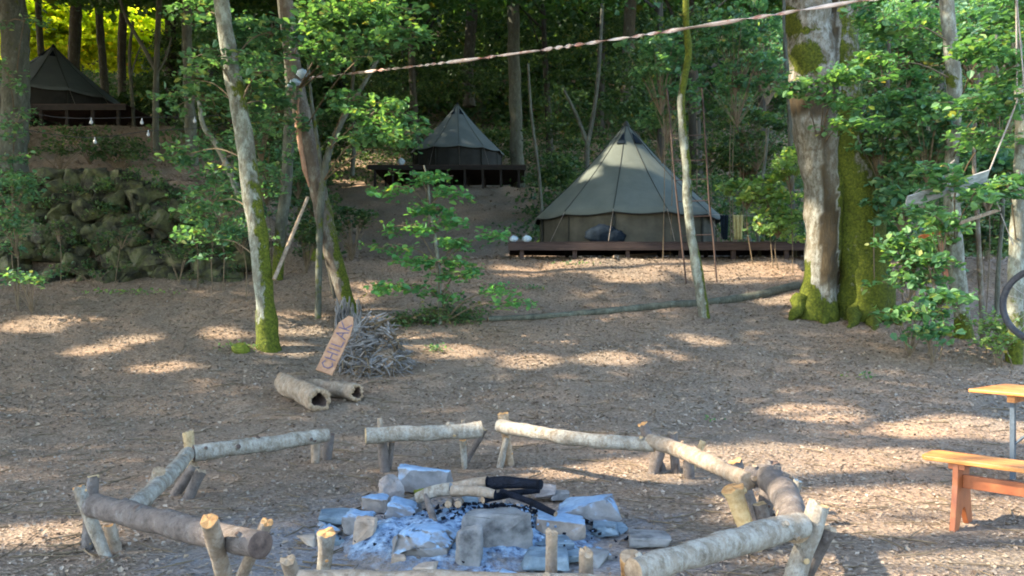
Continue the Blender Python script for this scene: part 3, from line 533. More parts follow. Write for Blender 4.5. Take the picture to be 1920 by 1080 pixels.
for i, (px, py, lab) in enumerate([(450, 657, 'clump of bright moss and leaves left of the yellow mossed tree'), (817, 660, 'small green seedling in front of the sapling shrub'), (1620, 712, 'tiny green seedling alone on the leaf litter at the right'), (1000, 545, 'small green sprout by the left end of the long pole'), (245, 552, 'yellow green weed below the rock bank at the left'), (1085, 500, 'low sprouting weed in front of the big deck'), (1330, 795, 'tiny seedling on open ground beyond the ring')]):
    g = G(px, py); qb = QB(); n = (140, 60, 30, 50, 120, 50, 12)[i]; rr = (.16, .13, .10, .15, .45, .3, .05)[i]
    p = g + R.normal(0, 1, (n, 3)) * np.array([rr, rr * .6, .03]) + np.array([0, 0, .07]); qb.add(*leafs(p, (.045, .06, .05, .06, .07, .06, .04)[i], .5))
    V, Fq, _, _ = tube([g, g + np.array([0, 0, .12])], [.004, .003], 4, 2); qb.add(V, Fq, 1)
    tag(qb.build('seedling', [M['leaf_near' if i not in (0, 4) else 'leaf_lime'], M['twig']], origin=g), lab, 'plant', 'seedlings on the forest floor')
for i, (px, py, r, lab) in enumerate([(793, 925, .10, 'small green moss patch under the broad back stone of the fire'), (452, 660, .15, 'rounded moss tuft on a stone beside the yellow mossed tree'), (590, 487, .24, 'bright moss cushion between the leaning pole and trunk')]):
    g = G(px, py); mb = MB(); bm = bmesh.new(); bmesh.ops.create_icosphere(bm, subdivisions=4, radius=r)
    for v in bm.verts: v.co *= 1 + .25 * noise.noise(v.co * 8) + .12 * noise.noise(v.co * 30); v.co.z *= .7
    V = [np.array(v.co) + g + np.array([0, 0, r * .3]) for v in bm.verts]; mb.add(V, [[v.index for v in f.verts] for f in bm.faces]); bm.free()
    tag(mb.build('moss_cushion', [M['moss']], origin=g), lab, 'moss')

# ---------------------------------------------------------------- rock bank on the left
def rockmesh(sz, seed, rough=.10, n=14, sub=2, cornery=True):
    rg = random.Random(seed); bm = bmesh.new()
    for i in range(n):
        v = Vector([rg.uniform(-1, 1) for _ in range(3)])
        if cornery: v = Vector([math.copysign(abs(c) ** .45, c) for c in v])
        else: v.normalize()
        bm.verts.new((v.x * sz[0], v.y * sz[1], v.z * sz[2]))
    r = bmesh.ops.convex_hull(bm, input=bm.verts); bmesh.ops.delete(bm, geom=[g for g in r['geom_interior'] if isinstance(g, bmesh.types.BMVert)], context='VERTS')
    ms = min(sz)
    bmesh.ops.bevel(bm, geom=[e for e in bm.edges], offset=ms * .13, segments=2, affect='EDGES', profile=.6, clamp_overlap=True)
    bmesh.ops.triangulate(bm, faces=bm.faces)
    for _ in range(sub):
        le = [e for e in bm.edges if e.calc_length() > ms * .22]
        if le: bmesh.ops.subdivide_edges(bm, edges=le, cuts=1); bmesh.ops.triangulate(bm, faces=bm.faces)
    bm.normal_update(); k = 1.6 / max(sz)
    for v in bm.verts: v.co += v.normal * ms * rough * (noise.noise(v.co * k * 2 + Vector((seed, 0, 0))) * 1.5 + .6 * noise.noise(v.co * k * 7))
    V = np.array([v.co[:] for v in bm.verts]); Fc = [[v.index for v in f.verts] for f in bm.faces]; bm.free(); return V, Fc
def rotz(V, a, tilt=0, ta=0):
    c, s = math.cos(a), math.sin(a); V = V @ np.array([[c, s, 0], [-s, c, 0], [0, 0, 1]])
    if tilt:
        c, s = math.cos(tilt), math.sin(tilt); c2, s2 = math.cos(ta), math.sin(ta); A = np.array([[c2, s2, 0], [-s2, c2, 0], [0, 0, 1]])
        V = V @ A.T @ np.array([[1, 0, 0], [0, c, s], [0, -s, c]]) @ A
    return V
wall = thing('rock_wall', 'long dark mossy bank of piled boulders under the left terrace', 'rock wall', onG(-9, 18.4)); mb = MB()
rg = random.Random(5); protos = [rockmesh((.42, .30, .26), 100 + i, .16, 16, 1) for i in range(7)]
for i in range(300):
    t_ = rg.random(); row = rg.randint(0, 6); x = -15.5 + 9.6 * t_ + rg.uniform(-.2, .2); f = row / 6; f += rg.uniform(-.06, .06); top = 1.75 * (1 - sm(-8.5, -6.0, x)) + .8
    y = 17.85 + f * 1.05 + rg.uniform(-.12, .12); z = 1.95 + f * top * .92 + rg.uniform(-.1, .1)
    V, Fc = protos[i % 7]; s = rg.uniform(.55, 1.15); mb.add(rotz(V, rg.uniform(0, 6), rg.uniform(-.4, .4), rg.uniform(0, 6)) * s + np.array([x, y, z]), Fc)
mb.build('boulders', [M['moss_rock']], wall)
qb = QB()
for i in range(85):
    x = rg.uniform(-15.5, -6.2); f = rg.random(); top = 1.75 * (1 - sm(-8.5, -6.0, x)) + .7; c = np.array([x, 17.75 + f * .8, 2.1 + f * top])
    spray(qb, c, (.25, .1, .2), 2, 22, .075, (.15, .32), tw=0, tilt=.9)
qb.build('ivy', [M['leaf_dark'], M['twig']], wall)
bush('fern', 'grey green ferns and brambles hanging over the middle of the rock bank', 'fern', [(230, 440, 17.4, 45, 20, 4, 28), (110, 420, 17.4, 45, 25, 4, 28), (330, 470, 17.3, 50, 16, 4, 28), (180, 505, 17.1, 80, 8, 4, 24)], 'leaf_dark', .08, stems=2)

# ---------------------------------------------------------------- tents and decks
def deck(label, x0, x1, y0, y1, z, th, posts, dm='deck', group='wooden tent decks'):
    t = thing('tent_deck', label, 'deck', ((x0 + x1) / 2, y0, float(H((x0 + x1) / 2, y0))), group); mb = MB(); n = int((y1 - y0) / .145)
    for i in range(n):
        y = y0 + (i + .5) * (y1 - y0) / n; mb.box(((x0 + x1) / 2, y, z - .015 - .003 * random.random()), ((x1 - x0) / 2 + random.uniform(-.02, .02), 0, 0), (0, (y1 - y0) / n * .47, 0), (0, 0, .014))
    mb.build('deck_boards', M['deck'], t)
    mb = MB(); mb.box(((x0 + x1) / 2, y0 - .022, z - .04 - th / 2), ((x1 - x0) / 2 + .03, 0, 0), (0, .018, 0), (0, 0, th / 2)); mb.build('fascia', M[dm], t, bevel=.004)
    for i in range(posts):
        for yy in ((y0 + .12), (y0 + y1) / 2):
            x = x0 + .3 + (x1 - x0 - .6) * i / (posts - 1); zb = float(H(x, yy)) - .15
            if zb < z - .1:
                mb = MB(); mb.box((x, yy, (zb + z - .06) / 2), (.05, 0, 0), (0, .05, 0), (0, 0, (z - .06 - zb) / 2)); mb.build('post', M[dm if yy < y0 + .2 else 'deck_shade'], t)  # inner posts take the shade-darkened wood colour
    return t
def tent(label, cx, cy, z, Rr, eave, apex, cm, seg=12, door=None, rot=0.0, sag=.06, group='bell tents on decks'):
    t = thing('bell_tent', label, 'tent', (cx, cy, z), group); c = np.array([cx, cy, z]); nr = 18; sub = 6; n = seg * sub; V = []
    for i in range(nr + 1):
        f = i / nr
        for k in range(n):
            th = rot + 2 * math.pi * k / n; u = (k % sub) / sub; r = Rr * (1 - f) + .05 * f
            r *= 1 - .022 * math.sin(u * math.pi) * (1 - f); r -= Rr * .10 * math.sin(f * math.pi) * .45
            zz = eave + (apex - eave) * f - sag * math.sin(u * math.pi) * (1 - f) ** 6
            V.append(c + np.array([r * math.cos(th), r * math.sin(th), zz]))
    Fc = [(i * n + k, i * n + (k + 1) % n, (i + 1) * n + (k + 1) % n, (i + 1) * n + k) for i in range(nr) for k in range(n)]
    hem = len(V); V += [v + np.array([0, 0, -.07]) for v in V[:n]]; Fc += [(hem + k, hem + (k + 1) % n, (k + 1) % n, k) for k in range(n)]
    mb = MB(); mb.add(V, Fc); roof = mb.build('roof', M[cm], t)
    mb = MB(); wr = Rr * .93
    for k in range(n):
        pass
    W_ = [c + np.array([wr * (1 + .012 * math.sin(k * 2.1)) * math.cos(rot + 2 * math.pi * k / n), wr * (1 + .012 * math.sin(k * 2.1)) * math.sin(rot + 2 * math.pi * k / n), zz]) for zz in (.0, eave * .5, eave + .05) for k in range(n)]
    mb.add(W_, [(j * n + k, j * n + (k + 1) % n, (j + 1) * n + (k + 1) % n, (j + 1) * n + k) for j in range(2) for k in range(n)]); mb.build('side_wall', M['canvas_dark' if cm == 'canvas' else 'canvas_shade'], t)
    mb = MB()
    for s in range(seg):
        th = rot + 2 * math.pi * s / seg; pts = []
        for i in range(0, nr + 1, 2):
            v = V[i * n + s * sub]; pts.append(v + np.array([math.cos(th), math.sin(th), .6]) * .006)
        addtube(mb, pts, [.009] * len(pts), 4, 12)
    for i in range(n):
        a, b_ = V[hem + i], V[hem + (i + 1) % n]; addtube(mb, [a, b_], [.016, .016], 4, 1)
    mb.build('seams', M['seam'], t)
    mb = MB(); addtube(mb, [c + np.array([0, 0, apex - .18]), c + np.array([0, 0, apex + .03]), c + np.array([0, 0, apex + .10])], [.15, .07, .02], 10, 4, cap=0); mb.build('cap', M['seam'], t)
    for k, th in enumerate((-1.95, -1.1)):
        f0, f1 = .76, .90; d = np.array([math.cos(th), math.sin(th), 0]); s_ = np.array([-d[1], d[0], 0]); r0 = Rr * (1 - f0) * .93; r1 = Rr * (1 - f1) * .93 
        p0 = c + d * (r0 + .05) + np.array([0, 0, eave + (apex - eave) * f0]); p1 = c + d * (r1 + .04) + np.array([0, 0, eave + (apex - eave) * f1])
        mb = MB(); mb.prism([p0 - s_ * Rr * .045, p0 + s_ * Rr * .045, p1], -d * .05); mb.build('vent', M['navy'], t)
    for s in range(seg):
        th = rot + 2 * math.pi * s / seg; e = V[s * sub]; 
        mb = MB(); q = c + np.array([math.cos(th) * (wr + .035), math.sin(th) * (wr + .035), 0]); addtube(mb, [q, q + np.array([0, 0, eave])], [.035 if s % 2 == 0 else .012] * 2, 5, 2)
        mb.build('wall_strap', M['seam'], t)
        if math.sin(th) < .3:
            g = c + np.array([math.cos(th) * (Rr + .55), math.sin(th) * (Rr + .22), 0.0]); mb = MB(); addtube(mb, [e, g], [.006, .006], 3, 1); mb.build('guy_line', M['rope'], t)
    if door is not None:
        th, wd = door; d = np.array([math.cos(th), math.sin(th), 0]); s_ = np.array([-d[1], d[0], 0]); r = wr + .05; p = c + d * r
        mb = MB(); mb.prism([p - s_ * wd + d * .0, p - s_ * wd * .75 + np.array([0, 0, eave * .75]), p - s_ * wd * .3 + np.array([0, 0, eave * .97]), p + s_ * wd * .35 + np.array([0, 0, eave * .93]), p + s_ * wd * .8 + np.array([0, 0, eave * .6]), p + s_ * wd], -d * .03); mb.build('door_opening', M['navy'], t)
    return t
d1 = deck('long reddish brown deck under the big tent', P(955, 0, 19.2)[0], P(1700, 0, 19.2)[0], 19.2, 24.9, 2.92, .17, 8)
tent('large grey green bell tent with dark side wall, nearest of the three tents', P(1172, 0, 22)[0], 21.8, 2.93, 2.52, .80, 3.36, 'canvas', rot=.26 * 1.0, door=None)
d2 = deck('raised deck on posts, coloured dark for shade, under the middle tent', P(690, 0, 37)[0], P(985, 0, 37)[0], 37, 43.5, 7.75, .2, 9, 'deck_shade')
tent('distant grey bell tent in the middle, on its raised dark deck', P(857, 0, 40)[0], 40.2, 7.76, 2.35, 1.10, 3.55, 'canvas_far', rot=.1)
d3 = deck('shaded deck under the farthest left tent', P(10, 0, 28.3)[0], P(235, 0, 28.3)[0], 28.3, 34, 8.45, .2, 5, 'deck_shade')
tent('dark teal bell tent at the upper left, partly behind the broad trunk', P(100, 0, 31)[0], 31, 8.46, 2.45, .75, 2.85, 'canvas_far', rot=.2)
def blobthing(name, label, cat, parts, m, group=None, sub=3):
    c0 = np.array(parts[0][0]); mb = MB()
    for i, (c, r) in enumerate(parts):
        bm = bmesh.new(); bmesh.ops.create_icosphere(bm, subdivisions=sub, radius=1)
        V = []
        for v in bm.verts:
            q = v.co * (1 + .22 * noise.noise(v.co * 2.2 + Vector((i * 3, 0, 0))) + .08 * noise.noise(v.co * 7)); V.append(np.array(c) + np.array(q) * np.array(r))
        mb.add(V, [[v.index for v in f.verts] for f in bm.faces]); bm.free()
    o = mb.build(name, M[m], origin=c0 - np.array([0, 0, parts[0][1][2]])); return tag(o, label, cat, group)
p = P(1130, 428, 19.45); blobthing('duffel_bag', 'navy blue bag heaped on the deck before the big tent wall', 'bag', [((p[0], 19.42, 3.10), (.42, .16, .24)), ((p[0] + .25, 19.40, 3.05), (.30, .15, .18))], 'navy')
p = P(962, 450, 19.4); blobthing('towel', 'left one of two pale blue cloth bundles on the deck corner', 'towel', [((p[0] + .02, 19.4, 3.0), (.10, .09, .075))], 'cloth_white', 'cloth bundles on the deck corner')
p = P(988, 448, 19.4); blobthing('towel', 'right one of two pale blue cloth bundles on the deck corner', 'towel', [((p[0], 19.4, 3.0), (.11, .09, .085))], 'cloth_white', 'cloth bundles on the deck corner')
p = P(752, 296, 37.3); blobthing('towel', 'small pale violet bundle on the edge of the middle deck', 'towel', [((p[0], 37.3, 7.93), (.17, .14, .17))], 'cloth_white')
for px, m, lab, wd in [(1358, 'navy', 'dark blue towel hanging by the right side of the big tent', .11), (1384, 'cloth_yellow', 'dull yellow towel hanging by the right side of the big tent', .13)]:
    p = P(px, 403, 20.2); mb = MB(); V = []; nn = 9
    for i in range(nn):
        for k in range(nn):
            u = k / (nn - 1) * 2 - 1; z = p[2] - i / (nn - 1) * .62; V.append((p[0] + u * wd * (1 - .25 * i / nn), 20.2 + .035 * math.sin(u * 9), z))
    mb.add(V, [(i * nn + k, i * nn + k + 1, (i + 1) * nn + k + 1, (i + 1) * nn + k) for i in range(nn - 1) for k in range(nn - 1)]); o = mb.build('hanging_towel', M[m], origin=p - np.array([0, 0, .62])); s = o.modifiers.new('s', 'SOLIDIFY'); s.thickness = .012; tag(o, lab, 'towel')
mb = MB(); a, b_ = P(1300, 400, 19.95), P(1440, 402, 20.6); a[2] = b_[2] = p[2]; addtube(mb, [a, b_], [.006] * 2, 4, 2); tag(mb.build('clothes_line', M['rope'], origin=a), 'thin line holding the two towels beside the big tent', 'line')
# rusty ladder frame in front of the big tent
lad = thing('ladder', 'thin rusty tall ladder frame between the slender tree and big tent', 'ladder', G(1312, 530)); Yl = G(1312, 530)[1]
for path in ([(1287, 535, 3.5), (1278, 450, 4), (1270, 380, 4), (1262, 300, 3.5), (1256, 220, 3.5), (1250, 165, 4)], [(1344, 530, 3.5), (1337, 440, 4), (1330, 380, 4), (1325, 300, 3.5), (1320, 220, 3.5), (1316, 165, 4)]):
    mb = MB(); addtube(mb, *ptrunk(path, Yl), 6, 14, .03, 4); mb.build('rail', M['rust'], lad)
for yy in (510, 442, 407, 378, 338, 302, 255, 205):
    f = (535 - yy) / 370; mb = MB(); addtube(mb, [P(1287 - 37 * f, yy, Yl), P(1344 - 28 * f, yy - 2, Yl)], [.011, .011], 6, 2); mb.build('rung', M['rust'], lad)
# plank lying before the deck, and long fallen pole
mb = MB(); a, b_ = G(1150, 487), G(1290, 478); a[2] += .07; b_[2] += .10; d = (b_ - a) / 2; mb.box((a + b_) / 2, d, (0, .12, 0), (0, 0, .03)); addtube(mb, [a + np.array([.1, 0, -.08]), a + np.array([.1, .1, 0])], [.05, .05], 8, 2, cap=0); addtube(mb, [b_ + np.array([-.2, 0, -.12]), b_ + np.array([-.2, .05, -.02])], [.05, .05], 8, 2, cap=0)
tag(mb.build('plank_bench', M['log_tan'], origin=a), 'low weathered plank resting in front of the big deck', 'plank')
mb = MB(); pp = [G(915, 603), G(1030, 597), G(1120, 590), G(1240, 578), G(1370, 567), G(1497, 540)]
for q in pp: q[2] += .05
addtube(mb, pp, [.045, .055, .065, .07, .085, .095], 12, 60, .18, 4, cap=1); tag(mb.build('fallen_log', [M['bark_grey'], M['cut_orange']], origin=pp[0]), 'long thin fallen log lying across the ground behind the clearing', 'log')

# ---------------------------------------------------------------- hollow logs, sign, brush pile
def hollow(label, a, b_, r, seed):
    a, b_ = np.array(a), np.array(b_); ax = (b_ - a) / np.linalg.norm(b_ - a); mb = MB(); ns = 30
    V, Fq, C, rr = tube([a, (a + b_) / 2 + np.array([0, 0, .012]), b_], [r * .90, r * .88, r * .95], ns, 22, .13, 5, seed, .045)
    for k in range(ns): V[-1 - k] = V[-1 - k] + ax * .022 * math.sin(k * 2.3 + seed); n = len(C)
    inner = []
    for i in range(n):
        for k in range(ns):
            inner.append(C[i] + (V[i * ns + k] - C[i]) * (.60 + .10 * math.sin(k * .571 + seed) + .05 * noise.noise(Vector(V[i * ns + k] * 9))))
    o = len(V); FF = list(Fq) + [(o + f[0], o + f[3], o + f[2], o + f[1]) for f in Fq]; mi = [0] * len(Fq) + [2] * len(Fq)
    for k in range(ns):
        FF.append((k, o + k, o + (k + 1) % ns, (k + 1) % ns)); mi.append(1); e = (n - 1) * ns
        FF.append((e + k, e + (k + 1) % ns, o + e + (k + 1) % ns, o + e + k)); mi.append(1)
    mb.add(list(V) + inner, FF, mi); o = mb.build('hollow_log', [M['log_tan'], M['cut'], M['cut_dark']], origin=np.minimum(a, b_)); return tag(o, label, 'log', 'hollow logs by the brush pile')
yh = G(597, 778)[1] + .12
e1 = P(597, 750, yh); r1 = .158; e1[2] = float(H(e1[0], e1[1])) + r1; s1 = P(532, 700, yh + 1.0); s1[2] = float(H(s1[0], s1[1])) + r1 * .95
hollow('hollow log with a round dark bore facing the camera, in front', s1, e1, r1, 3)
yh2 = yh + .35; e2 = P(670, 740, yh2); r2 = .125; e2[2] = float(H(e2[0], e2[1])) + r2; s2 = P(578, 712, yh2 + .55); s2[2] = float(H(s2[0], s2[1])) + r2
hollow('thinner hollow log lying behind, its bore turned to the right', s2, e2, r2, 8)
# sign board
yb = yh2 + .05; c_bot = P(607, 698, yb); c_top = P(657, 593, yb + .35); u = c_top - c_bot; Ls = np.linalg.norm(u); u /= Ls
side = np.array([.93, -.02, -.12]); side -= u * np.dot(side, u); side /= np.linalg.norm(side); nr = np.cross(side, u); nr = -nr if nr[1] > 0 else nr
sg = thing('sign_board', 'slanting bare wood sign with painted blue letters leaning on the brush pile', 'sign', c_bot); hw = .115
out = [c_bot - side * hw, c_bot + side * hw, c_bot + side * hw * .95 + u * Ls * .7, c_bot + side * hw * .75 + u * Ls * .88, c_top + side * hw * .35, c_top - side * hw * .25, c_bot - side * hw * .95 + u * Ls * .84, c_bot - side * hw + u * Ls * .4]
mb = MB(); mb.prism(out, -nr * .035); mb.build('board', M['sign_wood'], sg, bevel=.004)
# strokes of the hand painted letters, reading up the board
LET = {'C': [[(.9, .15), (.5, 0), (.1, .3), (.1, .7), (.5, 1), (.9, .85)]], 'H': [[(.1, 0), (.1, 1)], [(.9, 0), (.9, 1)], [(.1, .5), (.9, .5)]], 'I': [[(.5, 0), (.5, 1)]], 'L': [[(.15, 1), (.15, 0), (.85, 0)]],
       'A': [[(0, 0), (.5, 1), (1, 0)], [(.22, .4), (.78, .4)]], 'K': [[(.1, 0), (.1, 1)], [(.9, 1), (.1, .45), (.9, 0)]]}
mb = MB(); pos = .06; lw = .105
for ch in 'CHILAK':
    wd = lw * (.4 if ch == 'I' else 1)
    for st in LET[ch]:
        q = [c_bot + u * (pos + x * wd) * (Ls / .86) - side * (y - .5) * hw * 1.25 + nr * .002 for x, y in st]
        for a, b_ in zip(q, q[1:]):
            dd = b_ - a; l = np.linalg.norm(dd); dd /= l; ww = np.cross(dd, nr); mb.box((a + b_) / 2 + nr * .002, dd * (l / 2 + .006), ww * .007, nr * .003)
    pos += wd + .025
mb.build('lettering', M['paint_blue'], sg)
# brush pile
pc = G(690, 712); pc[1] += .55; pc[2] = float(H(pc[0], pc[1])); bp = QB(); rg = random.Random(3)
for i in range(620):
    a = rg.uniform(0, 6.28); r = rg.uniform(0, 1) ** .6; x = pc[0] + math.cos(a) * r * .52; y = pc[1] + math.sin(a) * r * .42; zt = .80 * (1 - r ** 1.7) * (.7 + .4 * math.sin(a * 2 + 1)) + .06
    z = float(H(x, y)) + zt * rg.uniform(.55, 1.05); L_ = rg.uniform(.15, .5); th = a + rg.uniform(-1.3, 1.3); el = rg.uniform(-.7, .9) - .35 * r
    d = np.array([math.cos(th) * math.cos(el), math.sin(th) * math.cos(el), math.sin(el)]) * L_ / 2; c = np.array([x, y, z]); k = np.array([rg.uniform(-.05, .05), rg.uniform(-.05, .05), rg.uniform(-.04, .06)])
    rr = rg.choice([.004, .006, .008, .012, .02]); q0, q1 = c - d, c + d
    for q in (q0, q1): q[2] = max(q[2], float(H(q[0], q[1])) + .01)
    V, Fq, _, _ = tube([q0, c + k, q1], [rr, rr * .9, rr * .55], 5, 4); bp.add(V, Fq, i % 3 == 0)
o = bp.build('brush_pile', [M['stick'], M['twig']], origin=pc); tag(o, 'heap of grey dry sticks and brushwood behind the sign', 'brushwood')
mb = MB(); V, Fc = rockmesh((.5, .36, .34), 77, .2, 20, 2, False); mb.add(V + np.array([pc[0] - .02, pc[1] + .02, pc[2] + .12]), Fc); tag(mb.build('earth_mound', M['ground'], origin=pc), 'low mound of soil and stump buried inside the brush pile', 'mound')
g = G(632, 655); g[1] += .9; g[2] = float(H(g[0], g[1])); mb = MB()
for i in range(46):
    x, y = g[0] + rg.uniform(-.20, .20), g[1] + rg.uniform(-.15, .15); r = rg.uniform(.012, .03); h = rg.uniform(.3, .62); zb = float(H(x, y))
    addtube(mb, [(x, y, zb - .03), (x + rg.uniform(-.06, .06), y, zb + h * .5), (x + rg.uniform(-.12, .1), y + rg.uniform(-.05, .05), zb + h)], [r, r * .9, r * .5], 6, 4, .1, 5, cap=0)
tag(mb.build('stick_bundle', M['stick'], origin=g), 'upright grey bundle of sticks at the foot of the leaning trunk', 'brushwood')

# ---------------------------------------------------------------- log benches round the fire
def logpart(t, name, pts, rad, bm, cap, ns=18, rows=22, amp=.09, seed=0, jag=0, moss=None, label=None):
    mb = MB(); Vt, Ct, rt = addtube(mb, pts, rad, ns, rows, amp, 6, seed, cap=1, mossf=moss or (lambda p: 0.0), jag=jag); kr = random.Random(seed * 13 + 1)
    for _ in range(6 if name == 'log' else 1):
        i = kr.randrange(2, len(Ct) - 2); k = kr.randrange(ns); p0 = Vt[i * ns + k]; d = p0 - Ct[i]; d /= np.linalg.norm(d); kk = rt[i] * kr.uniform(.22, .4)
        if abs(d[1]) + d[2] > .2: addtube(mb, [p0 - d * .03, p0 + d * kk * kr.uniform(.3, 1.1)], [kk * 1.25, kk * .8], 8, 2, .15, 9, seed + i, cap=1)
    o = mb.build(name, [M[bm], M[cap]], t)
    if label: o['label'] = label
    return o
def stake(t, top, bot, w, bm='log_tan', cap='cut_orange', ztop=None, Yt=None, wide=1.0, name='stake', label=None, seed=0):
    """post: top/bottom pixels; bottom on the ground"""
    gb = Z(bot[0], bot[1], 0.0) if bot[1] < 1400 else None; tp = P(top[0], top[1], Yt if Yt else gb[1]); r = w * .88 / 2 / F * tp[1]; gb[2] = -.06
    q = tp + (gb - tp) * .16; return logpart(t, name, [tp, q, (tp + gb) / 2, gb], [r * wide, r * (1 + (wide - 1) * .3), r, r * .95], bm, cap, 14, 14, .10, seed + int(top[0]), jag=r * .35, label=label)
def seat(label, pix, z, w, bm, cap, stakes, group='log benches round the fire ring', moss=None, seed=0):
    P3 = [Z(x, y, zz) for (x, y), zz in zip(pix, z)]; m = P3[len(P3) // 2]; t = thing('log_bench', label, 'bench', (m[0], m[1], 0), group)
    logpart(t, 'log', P3, [a * .86 / 2 / F * p[1] for a, p in zip(w, P3)], bm, cap, 22, 34, .10, seed, moss=moss)
    for s in stakes: stake(t, **s)
    return t
seat('thick dark brown log bench at the near left, its dark round end toward the camera', [(178, 948), (270, 972), (380, 998), (488, 1022)], [.32, .34, .38, .42], [52, 56, 56, 58], 'log_brown', 'cut_dark',
     [dict(top=(147, 915), bot=(206, 1044), w=26, bm='log_birch'), dict(top=(176, 893), bot=(160, 1030), w=25, Yt=4.95, bm='log_brown', cap='cut_yellow'), dict(top=(392, 976), bot=(438, 1125), w=38, Yt=3.62, bm='log_tan'), dict(top=(500, 980), bot=(430, 1110), w=26, Yt=4.05, bm='log_tan'), dict(top=(205, 985), bot=(222, 1032), w=24, bm='log_tan')], seed=1)
seat('short pale log bench pointing away at the far left of the ring', [(352, 852), (318, 890), (280, 925), (243, 955)], [.33, .31, .29, .25], [30, 34, 36, 36], 'log_birch', 'cut',
     [dict(top=(298, 884), bot=(262, 965), w=25, Yt=5.4, bm='log_birch', cap='cut'), dict(top=(366, 872), bot=(318, 928), w=22, bm='log_brown', cap='cut'), dict(top=(376, 884), bot=(346, 934), w=24, bm='log_brown', cap='cut')], seed=2)
seat('lichened blue grey log bench at the back left of the ring', [(363, 850), (440, 840), (530, 828), (614, 816)], [.33, .34, .34, .35], [36, 36, 33, 30], 'log_birch', 'cut_dark',
     [dict(top=(353, 810), bot=(363, 888), w=22, bm='cut_yellow', cap='cut_yellow'), dict(top=(592, 830), bot=(590, 868), w=18, cap='cut'), dict(top=(618, 815), bot=(612, 862), w=20, bm='log_brown', cap='cut_dark')], seed=3)
seat('straight log bench on tall forked legs at the back centre of the ring', [(686, 816), (760, 813), (830, 811), (902, 806)], [.37, .37, .37, .38], [38, 33, 33, 36], 'log_birch', 'cut_yellow',
     [dict(top=(716, 826), bot=(722, 884), w=22, bm='log_brown'), dict(top=(735, 828), bot=(728, 882), w=12, bm='log_brown'), dict(top=(868, 826), bot=(872, 878), w=14, bm='log_birch'), dict(top=(908, 805), bot=(866, 868), w=14, bm='log_brown', cap='cut_yellow'), dict(top=(712, 784), bot=(722, 880), w=11, cap='cut'), dict(top=(868, 788), bot=(872, 876), w=9, cap='cut')], seed=4)
seat('long smooth pale log bench at the back right, an orange topped stake at each end', [(936, 798), (1010, 812), (1100, 825), (1228, 834)], [.38, .37, .37, .37], [28, 30, 31, 32], 'log_birch', 'cut_yellow',
     [dict(top=(943, 776), bot=(958, 872), w=18, bm='cut', cap='cut_orange', wide=1.3), dict(top=(950, 820), bot=(934, 876), w=14, bm='log_birch'), dict(top=(1205, 795), bot=(1248, 884), w=19, bm='log_brown', cap='cut_orange', wide=1.25), dict(top=(1238, 835), bot=(1222, 888), w=26, bm='log_brown')], seed=5)
seat('pinkish log bench slanting between the orange topped stake and the curved log', [(1218, 826), (1270, 842), (1330, 868), (1402, 902)], [.40, .38, .38, .38], [30, 34, 36, 38], 'log_tan', 'cut',
     [dict(top=(1318, 828), bot=(1288, 892), w=14, cap='cut_yellow', bm='cut_yellow'), dict(top=(1262, 812), bot=(1268, 888), w=20, bm='log_brown', cap='cut'), dict(top=(1290, 862), bot=(1294, 898), w=22, bm='log_brown'), dict(top=(1377, 866), bot=(1420, 975), w=30, bm='log_brown', cap='cut_orange', wide=1.1)], seed=6)
seat('thick crooked grey log bench at the right, beside the bright chewed stake', [(1396, 892), (1440, 896), (1472, 930), (1492, 992)], [.40, .40, .39, .37], [40, 58, 62, 64], 'log_brown', 'cut',
     [dict(top=(1374, 916), bot=(1420, 1030), w=36, bm='cut_bright', cap='cut_orange', wide=1.45), dict(top=(1425, 946), bot=(1450, 1030), w=27, bm='log_brown', cap='cut_yellow', wide=1.1), dict(top=(1497, 902), bot=(1465, 985), w=20, bm='log_birch', cap='rock_blue'), dict(top=(1450, 868), bot=(1430, 965), w=32, bm='log_brown', cap='cut_dark')], seed=7)
seat('thick pale grey log bench in the near right, sloping down to the left', [(1188, 1072), (1290, 1042), (1400, 1010), (1502, 985)], [.40, .40, .39, .39], [58, 58, 62, 56], 'log_birch', 'cut',
     [dict(top=(1536, 946), bot=(1470, 1120), w=44, bm='log_birch', cap='cut_yellow', Yt=4.15), dict(top=(1556, 992), bot=(1490, 1095), w=30, bm='log_brown', cap='cut', Yt=4.2), dict(top=(1184, 1044), bot=(1180, 1190), w=42, Yt=3.45, bm='cut_orange', cap='cut', wide=1.1)], seed=8, moss=lambda p: .12)
seat('pale front log bench cut off by the bottom edge of the picture', [(560, 1094), (720, 1096), (880, 1098), (1160, 1104)], [.37, .37, .37, .37], [58, 60, 60, 60], 'log_tan', 'cut',
     [dict(top=(1034, 998), bot=(1034, 1180), w=27, Yt=3.6, bm='log_tan', cap='cut'), dict(top=(1099, 1036), bot=(1097, 1200), w=33, Yt=3.4, bm='log_tan', cap='cut'), dict(top=(540, 1050), bot=(590, 1180), w=34, Yt=3.5, bm='log_tan', cap='cut'), dict(top=(613, 1000), bot=(600, 1130), w=32, Yt=3.95, bm='log_birch', cap='cut_orange', wide=1.35)], seed=9)

